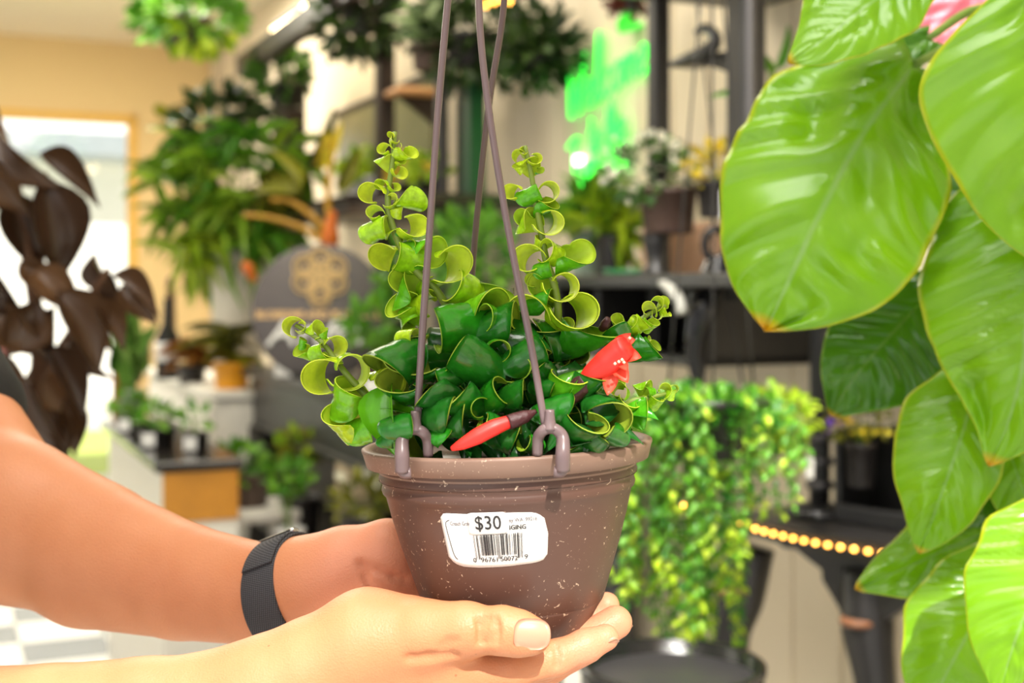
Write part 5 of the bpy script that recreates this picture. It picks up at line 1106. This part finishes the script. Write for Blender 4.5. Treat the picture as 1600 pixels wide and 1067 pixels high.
# black planters at the bottom
c = P(1050, 1120, 1.62); c.z = 0
pl = thing('black_planter', c, 'large round glossy black planter below the trailing strands', 'planter'); zt = P(1050, 1035, 1.62).z
mk('planter_body', lathe([(0, 0), (.075, 0), (.085, .03), (.108, zt-.06), (.112, zt-.012), (.118, zt-.008), (.118, zt), (.108, zt), (.104, zt-.04), (0, zt-.045)], 48, Matrix.Translation(c)), M_gblk, pl); mk('soil', lathe([(0, zt-.04), (.103, zt-.043), (0, zt-.05)], 32, Matrix.Translation(c)), M_soil, pl); mk('rim_band', lathe([(.111, zt-.03), (.115, zt-.028), (.115, zt-.02), (.111, zt-.018)], 48, Matrix.Translation(c)), M_greymetal, pl)
c = P(905, 1060, 2.0); wpst = thing('white_post', Vector((c.x, c.y, 0)), 'white square post beside the black planter', 'post'); mk('shaft', xf(box(.05, .05, c.z+.06, .004), Matrix.Translation((c.x, c.y, 0))), M_white, wpst, False); mk('cap', xf(box(.06, .06, .012, .003), Matrix.Translation((c.x, c.y, c.z+.06))), M_white, wpst, False)
# ---------------------------------------------------------------- dark-leaved plant on the left
dk = thing('dark_leaf_plant', Vector((P(-140, 900, 1.75).x, 1.75, 0)), 'tall plant with drooping dark burgundy leaves before the shop window', 'plant')
sb = P(-140, 900, 1.75); sb.z = .30
mk('stem', tube([sb, P(-60, 860, 1.75), P(30, 740, 1.75), P(60, 560, 1.75), P(40, 380, 1.75), P(10, 240, 1.75), P(-30, 120, 1.75)], [.012, .010, .007], 10), M_branch, dk); mk('stem', tube([P(55, 600, 1.75), P(110, 520, 1.74), P(150, 450, 1.73), P(170, 420, 1.73)], [.007, .004], 8), M_branch, dk); mk('stem', tube([P(50, 480, 1.75), P(90, 380, 1.74), P(70, 270, 1.74)], [.006, .004], 8), M_branch, dk)
DLM = unit_leaf('ovate', .45, .3, 10); DLMe = mesh('leaf', DLM[0], DLM[1], G_burg)
rd = random.Random(12)
for (bx_, by_, tx, ty, wd) in [(62, 240, 152, 296, 46), (0, 205, 64, 305, 66), (66, 280, 112, 430, 92), (20, 300, 60, 420, 70), (-30, 240, 20, 330, 70), (10, 230, -20, 340, 60), (55, 420, 120, 480, 60), (30, 410, 110, 460, 46), (90, 455, 170, 560, 78), (60, 470, 20, 560, 80), (0, 470, 50, 560, 70), (110, 450, 165, 540, 60),
        (148, 395, 166, 470, 46), (165, 420, 178, 500, 44), (190, 445, 236, 500, 44), (175, 430, 250, 470, 40), (60, 560, 110, 660, 84), (20, 560, -20, 680, 90), (40, 590, 70, 720, 90), (100, 620, 126, 705, 44), (80, 540, 140, 640, 50), (0, 520, 30, 640, 70), (75, 640, 100, 720, 60), (30, 660, 50, 740, 70), (-40, 400, 10, 500, 80), (120, 520, 150, 600, 40), (85, 480, 60, 570, 60), (-20, 620, 20, 760, 90), (150, 470, 200, 530, 44), (60, 700, 90, 800, 60)]:
    d = 1.75+rd.uniform(-.10, .06); b0, t0 = P(bx_, by_, d), P(tx, ty, d-.02); L = (t0-b0).length*1.1
    o = obj('leaf', DLMe, dk, basis(t0-b0, Vector((rd.uniform(-.8, 1.0), -1, rd.uniform(-.3, .8))), (wd*.98*d/F, L, L), b0))
mk('pot', lathe([(0, 0), (.11, 0), (.15, .30), (.16, .31), (.16, .34), (.14, .34), (.135, .28), (0, .28)], 32, Matrix.Translation((sb.x, sb.y, 0))), M_darkpot, dk)
leaves_joined('pink_new_growth', 'oval', [basis((rd.uniform(-.5, .5), -.2, -1), (.2, -1, .3), (.025, .06, .05), P(x, y, 1.72)) for x, y in ((8, 470), (14, 500), (60, 640), (70, 660), (20, 600))], leafmat('pink_leaf', (196, 120, 110), (220, 150, 140)), dk)

# ---------------------------------------------------------------- far left: fern, hanging baskets, shelf plants
def blades(name, label, crown, d, n, Lr, kind, m, seed, pot=None, wpx=16, upr=(-.6, .9), cat='potted plant', spread=1.0):
    r = random.Random(seed); k = d/F; c = P(crown[0], crown[1], d); t = thing(name, P(pot[0], pot[1], d) if pot else c, label, cat)
    if pot: pot_parts(P(pot[0], pot[1], d), pot[2]*k, pot[3]*k, pot[4], t)
    mats = []
    for _ in range(n):
        a = r.uniform(0, 6.283); dr = Vector((math.cos(a)*spread, math.sin(a)*spread*.8, r.uniform(*upr))).normalized(); L = r.uniform(*Lr)*k
        mats.append(basis(dr, Vector((0, 0, 1))+rdir(r)*.4, (wpx*k*r.uniform(.7, 1.2), L, L), c+Vector((r.uniform(-12, 12)*k, r.uniform(-12, 12)*k, r.uniform(-10, 30)*k))))
    leaves_single('leaf', kind, mats, m, t); return t
fe = blades('large_fern', 'large arching green fern standing on the white cabinet', (370, 370), 4.75, 56, (70, 170), 'blade_droop', G_fern, 71, (372, 578, 44, 190, mat('white_ceramic', (236, 230, 214), .3)), 24, (-.5, 1.0))
rf = random.Random(44)
for i, (cx_, cy_) in enumerate(((290, 330), (330, 262), (430, 290), (300, 400), (392, 225), (350, 330), (270, 290), (460, 350), (335, 430), (405, 380), (300, 240), (440, 250))):
    r = random.Random(cx_*3+i); k = 4.75/F; dz = r.uniform(-.2, .15); c = P(cx_, cy_, 4.75+dz); mx_ = []
    for _ in range(20):
        a = r.uniform(0, 6.28); dr = Vector((math.cos(a), math.sin(a)*.6, r.uniform(-1.3, .9))); mx_.append(basis(dr, Vector((0, -.6, .8))+rdir(r)*.8, (13*k*r.uniform(.6, 1.5), r.uniform(35, 105)*k, 80*k), c+rdir(r)*24*k))
    leaves_single('leaf', r.choice(('blade', 'blade_straight', 'blade_droop')), mx_, (G_fern, G_fern, G_olive, G_lime, G_green)[i % 5], fe)
    mk('frond_stem', tube([P(370, 420, 4.75), P((cx_+370)/2, (cy_+420)/2-30, 4.75), c], .006, 6), M_stem, fe)
an = thing('bromeliad', P(520, 560, 4.1), 'arching yellow stemmed plant with orange crown behind the round sign', 'potted plant')
M_ystem = mat('yellow_stem', (186, 138, 30), .5, var=.2); M_orange = mat('orange_stem', (206, 104, 22), .5, var=.15)
for pts in ([(516, 370), (490, 340), (455, 315), (424, 312)], [(516, 380), (470, 355), (420, 340), (380, 336)], [(516, 360), (512, 300), (518, 250), (520, 220)]): mk('arched_stem', tube([P(x, y, 4.1) for x, y in pts], [.012, .009, .007], 8), M_ystem, an)
mk('crown', tube([P(518, 400, 4.1), P(516, 370, 4.1), P(520, 330, 4.1)], [.02, .03, .012], 10), M_orange, an); mk('crown_tip', tube([P(398, 440, 4.2), P(388, 420, 4.2), P(380, 410, 4.2)], [.01, .022, .01], 8), M_orange, an)
k = 4.1/F
leaves_single('leaf', 'blade', [basis((.25, -.1, 1), (.3, -1, 0), (26*k, 70*k, 70*k), P(500, 265, 4.1)), basis((.5, -.1, 1), (.3, -1, 0), (22*k, 60*k, 60*k), P(512, 240, 4.1))], G_yel, an); leaves_single('leaf', 'blade', [basis((.5, 0, 1), (.4, -1, 0), (26*k, 130*k, 110*k), P(480, 270, 4.12)), basis((-.6, 0, 1), (.4, -1, .4), (30*k, 90*k, 90*k), P(470, 290, 4.12)), basis((-1, 0, .2), (.4, -1, .4), (40*k, 90*k, 90*k), P(470, 300, 4.12)), basis((.4, 0, .8), (.4, -1, .4), (30*k, 90*k, 90*k), P(530, 300, 4.12))], G_olive, an)
pot_parts(P(520, 540, 4.1), .07, .28, M_brownpot, an)
t = blob_plant('hanging_basket', 'green hanging basket plant at the top left under the ceiling', 298, 22, 5.2, 88, 40, 170, 34, G_green, (296, 72, 34, 44, M_brownpot), seed=73); wires(t, P(296, 30, 5.2), Vector((P(296, 30, 5.2).x, 5.2, 2.83)), .07)
leaves_joined('trailing_leaves', 'oval', bush_mats(P(315, 58, 5.15), (.13, .08, .05), 40, .07, .04, random.Random(3), up=-.4), G_lime, t)
t = blob_plant('hanging_basket', 'dark olive hanging basket plant right of the shop window', 345, 188, 5.2, 66, 44, 150, 32, G_deep, (352, 225, 28, 36, M_darkpot), seed=74); wires(t, P(352, 195, 5.5), Vector((P(352, 195, 5.5).x, 5.5, 2.83)), .07)
leaves_joined('trailing_leaves', 'oval', bush_mats(P(288, 210, 5.5), (.09, .08, .13), 50, .08, .045, random.Random(3), up=-.4), G_olive, t)
blob_plant('potted_plant', 'round leafy green plant on top of the dark post', 442, 118, 5.0, 46, 30, 120, 26, G_dark, (450, 168, 30, 34, M_darkpot), seed=75)
t = blob_plant('hanging_basket', 'dense dark green hanging plant left of the hanger rods at the top', 562, 30, 4.1, 66, 62, 220, 30, G_deep, (562, 52, 30, 40, M_darkpot), seed=76); wires(t, P(562, 20, 4.1), Vector((P(562, 20, 4.1).x, 4.1, 2.83)), .06)
t = blob_plant('hanging_basket', 'wide dark green hanging plant behind the hanger rods at the top', 735, 62, 3.6, 92, 88, 260, 34, G_deep, (735, 108, 40, 52, M_darkpot), seed=77); wires(t, P(735, 60, 3.6), Vector((P(735, 60, 3.6).x, 3.6, 2.83)), .07)
t = blob_plant('hanging_basket', 'dark green hanging plant between the hanger rods and the neon sign', 842, 78, 3.35, 62, 62, 200, 30, G_deep, (840, 110, 32, 44, M_darkpot), seed=78); wires(t, P(840, 70, 3.35), Vector((P(840, 70, 3.35).x, 3.35, 2.83)), .06)
blades('spider_plant', 'pale spiky leaved plant at the top just left of the hanger rods', (668, 70), 3.6, 40, (50, 90), 'blade_straight', G_pale, 79, (668, 110, 26, 40, M_brownpot), 12, (.2, 1.4))
t = blob_plant('hanging_basket', 'small dark red hanging plant above the black rack', 985, 2, 2.9, 40, 18, 60, 22, leafmat('dark_red_leaf', (84, 34, 30), (120, 60, 40)), (985, 20, 22, 26, M_darkpot), seed=80); wires(t, P(985, 0, 2.9), Vector((P(985, 0, 2.9).x, 2.9, 2.83)), .04)
fl_ = thing('fairy_light_cluster', P(770, 6, 3.2), 'amber fairy lights glowing at the top between the hanger rods', 'string lights')
for i, (x, y) in enumerate(((759, 8), (772, 3), (784, -1), (766, -8), (796, 2))): mk('bulb', lathe([(0, -.008), (.008, 0), (0, .008)], 10, Matrix.Translation(P(x, y, 3.2))), M_bulb, fl_)
mk('cable', tube([P(752, 12, 3.2), P(770, 5, 3.205), P(800, 2, 3.2), P(850, -20, 3.2)], .002, 5), M_branch, fl_)
# middle: feathery plant behind the basket, shelf plants
t = blob_plant('feathery_plant', 'feathery mid green plant behind the hanger rods', 740, 395, 2.7, 68, 76, 330, 22, G_green, (742, 560, 46, 90, M_darkpot), seed=81, wr=.5)
st_t = thing('plant_stand', Vector((P(742, 560, 2.7).x, 2.7, 0)), 'black round plant stand behind the basket', 'stand'); zt_ = P(742, 560, 2.7).z
mk('stand_top', lathe([(0, zt_-.02), (.10, zt_-.02), (.10, zt_), (0, zt_)], 28, Matrix.Translation((P(742, 560, 2.7).x, 2.7, 0))), M_black, st_t)
for a in range(3): mk('leg', tube([Vector((P(742, 560, 2.7).x+math.cos(a*2.1)*.08, 2.7+math.sin(a*2.1)*.08, zt_-.02)), Vector((P(742, 560, 2.7).x+math.cos(a*2.1)*.14, 2.7+math.sin(a*2.1)*.14, 0))], .01, 8), M_black, st_t)
zsh = 1.611
def shelf_pos(px): p = Q(px, 400, 1.38); return Vector((p.x, p.y, zsh))
def pix(v): return 800+v.x/v.y*F, HZ-(v.z-CAMZ)/v.y*F
for i, (px, lm, pm_, lb) in enumerate(((560, G_lime, M_tag, 'small lime plant in a white pot on the left shelf'), (640, G_yel, M_darkpot, 'small yellow green plant in a dark pot on the middle shelf'), (672, G_lime, M_darkpot, 'bright lime plant in a dark pot behind the left hanger rod'), (590, G_lime, M_tag, 'little lime plant in a white cup near the dark post'))):
    v = shelf_pos(px); v.z = 1.651 if px < 600 else zsh; q = pix(v); blob_plant('shelf_plant', lb, q[0], q[1]-52, v.y, 26, 22, 50, 24, lm, (q[0], q[1], 20, 36, pm_), seed=90+i, group='plants on the wall shelf')
# long leaves before the black rack
sl_ = thing('leaning_plant', P(1210, 420, 2.2), 'plant with long narrow green leaves poking out from behind the big leaf', 'potted plant'); k = 2.2/F
leaves_single('leaf', 'blade', [basis((-1, 0, .12), (0, -1, .5), (22*k, 105*k, 60*k), P(1202, 150, 2.2)), basis((-.5, 0, 1), (.3, -1, 0), (20*k, 70*k, 50*k), P(1206, 120, 2.2)), basis((-1, 0, -.1), (0, -1, .5), (16*k, 60*k, 50*k), P(1206, 160, 2.2)), basis((.4, 0, 1), (.3, -1, 0), (20*k, 90*k, 50*k), P(1212, 110, 2.2))], G_green, sl_)
mk('stem', tube([P(1210, 340, 2.2), P(1208, 200, 2.2), P(1206, 110, 2.2)], .006, 8), M_stem, sl_); pot_parts(P(1212, 432, 2.2), .06, .1, M_darkpot, sl_)

# ---------------------------------------------------------------- pots on the white cabinet, the bench and the low shelf
c = P(362, 611, 4.5); c.z = zc
op = blades('aloe', 'spiky plant in an orange pot on the white cabinet', (362, 560), 4.5, 26, (40, 90), 'blade', G_olive, 101, None, 18, (.2, 1.0)); op.location = c
pot_parts(c, .066, .09, mat('orange_pot', (240, 166, 20), .4), op)
for o in op.children: o.matrix_parent_inverse = Matrix.Translation(-op.location)
blades('bromeliad', 'brown and green striped plant left of the orange pot', (300, 575), 4.8, 24, (40, 76), 'blade', G_rust, 102, (300, 600, 22, 30, M_darkpot), 20, (.1, .9))
tb_ = thing('bird_ornament', P(362, 545, 4.9), 'blue and red upright ornament behind the orange pot', 'ornament')
mk('blue_wing', xf(LEAF['oval'], basis((.35, 0, 1), (.3, -1, 0), (.06, .17, .1), P(354, 540, 4.9))), mat('blue_paint', (70, 140, 170), .4), tb_); mk('red_wing', xf(LEAF['oval'], basis((.1, 0, 1), (.3, -1, 0), (.05, .12, .1), P(366, 545, 4.89))), mat('dark_red_paint', (140, 40, 60), .4), tb_); mk('base', lathe([(0, 0), (.03, 0), (.028, .1), (0, .11)], 16, Matrix.Translation(P(362, 600, 4.9))), M_blackw, tb_)
bt = thing('dark_bottle', P(262, 585, 4.9), 'dark bottle with a white label left of the fern', 'bottle'); c = P(262, 592, 4.9); mk('glass_body', lathe([(0, 0), (.04, 0), (.045, .01), (.045, .16), (.02, .21), (.016, .30), (.02, .31), (0, .31)], 20, Matrix.Translation(c)), M_gblk, bt); mk('bottle_label', lathe([(.0455, .07), (.047, .08), (.047, .13), (.0455, .14)], 20, Matrix.Translation(c)), M_tag, bt)
sk = thing('stake', P(270, 500, 5.2), 'thin brown wooden stake left of the fern', 'stake'); mk('pole', tube([P(270, 590, 5.2), P(268, 500, 5.2), P(266, 440, 5.2)], .018, 8), M_branch, sk); mk('stake_tip', tube([P(266, 440, 5.2), P(266, 432, 5.2)], [.018, .006], 8), M_branch, sk)
sn = blades('snake_plant', 'upright pale green leaved plant on the bench by the window', (205, 600), 4.05, 16, (70, 120), 'blade_straight', leafmat('snake_leaf', (96, 150, 60), (150, 190, 90)), 103, (205, 668, 20, 60, mat('clear_grey_pot', (170, 186, 160), .2)), 30, (1.2, 3.0), spread=.6)
stk = thing('terracotta_tube', P(186, 650, 4.2), 'orange brown upright tube beside the snake plant', 'tube'); mk('tube_body', tube([P(186, 662, 4.15), P(186, 620, 4.15), P(186, 575, 4.15)], .022, 12), mat('terracotta', (176, 104, 54), .6), stk); mk('tube_rim', tube([P(186, 578, 4.15), P(186, 573, 4.15)], .026, 12), mat('terracotta_rim', (150, 86, 44), .6), stk)
for i, (px, d, r_, h_, n, lb) in enumerate(((206, 4.0, 26, 22, 40, 'shallow black pot with a low green plant at the back of the bench'), (245, 3.62, 30, 30, 46, 'black pot with white tag and leafy seedling in the middle of the bench'), (306, 3.52, 20, 30, 14, 'small square black pot with white tag and thin seedling at the bench end'))):
    yb_ = HZ+(CAMZ-zb)/d*F
    t = blob_plant('seedling_pot', lb, px, yb_-h_-18, d, r_, 18, n, 20, G_green, (px, yb_, r_, h_, M_darkpot), seed=110+i, single=True)
    tg_ = P(px-4, yb_-4, d)+Vector((0, -r_*d/F*1.03, .0)); mk('tag', xf(box(.036, .003, .036, .001), Matrix.Translation(tg_)), M_tag, t, False)
# low shelf of the console and the floor before it
def low(px, d): return HZ+(CAMZ-z_s)/d*F
blob_plant('potted_plant', 'green leafy plant in a brown pot on the floor stand left of the console leg', 378, 722, 3.75, 34, 26, 80, 24, G_green, (390, 790, 32, 52, M_brownpot), seed=121)
blob_plant('potted_plant', 'yellow green plant in a black pot under the console table', 472, 700, 3.75, 36, 24, 90, 20, G_olive, (470, low(470, 3.75), 30, 76, M_darkpot), seed=122, extra=('oval', 40, 18, G_lime))
blob_plant('potted_plant', 'fresh green plant in a white pot with red saucer under the console table', 448, 745, 3.55, 34, 22, 80, 20, G_green, (452, low(452, 3.55)-9, 24, 38, M_tag), seed=123)
c = P(454, low(454, 3.55), 3.54); rs = thing('red_saucer', c, 'red saucer below the white pot under the console table', 'saucer'); mk('saucer', lathe([(0, 0), (.05, 0), (.07, .012), (.066, .016), (.045, .006), (0, .006)], 28, Matrix.Translation(c)), mat('red_glaze', (226, 34, 44), .3), rs)
c = P(487, low(487, 3.45), 3.45); wc_ = thing('white_cup', c, 'small white ball cup beside the red saucer', 'cup'); mk('cup', lathe([(0, 0), (.02, 0), (.032, .015), (.034, .035), (.028, .05), (.025, .05), (.03, .034), (.02, .01), (0, .01)], 24, Matrix.Translation(c)), M_tag, wc_)
t = blob_plant('potted_plant', 'olive green plant with white tags near the hand under the console table', 568, 780, 3.1, 42, 38, 120, 20, G_olive, (566, 848, 34, 46, M_darkpot), seed=124, extra=('round', 7, 20, G_white))
c = P(520, low(520, 3.35), 3.35); bk = thing('wood_slab', c, 'pale wooden slab on the low shelf of the console', 'slab'); mk('slab', xf(box(.16, .10, .025, .005), Matrix.Translation(c) @ Matrix.Rotation(RA+.4, 4, 'Z')), mat('pale_slab_wood', (190, 150, 110), .6), bk); mk('bark_edge', xf(box(.165, .012, .022, .004), Matrix.Translation(c+Vector((0, -.055, 0))) @ Matrix.Rotation(RA+.4, 4, 'Z')), M_branch, bk)
st2 = thing('floor_stand', P(380, 800, 3.75)-Vector((0, 0, P(380, 800, 3.75).z)), 'white low stand left of the console leg', 'stand'); zz = P(390, 790, 3.75).z; cc = P(385, 790, 3.75); mk('stand_top', xf(box(.26, .26, .03, .005), Matrix.Translation((cc.x, cc.y, zz-.03)) @ Matrix.Rotation(RA, 4, 'Z')), M_white, st2, False)
for a, b_ in ((-1, -1), (-1, 1), (1, -1), (1, 1)): mk('leg', xf(box(.03, .03, zz-.03, .003), Matrix.Translation(Vector((cc.x, cc.y, 0))+RX*a*.11+RY*b_*.11)), M_white, st2, False)
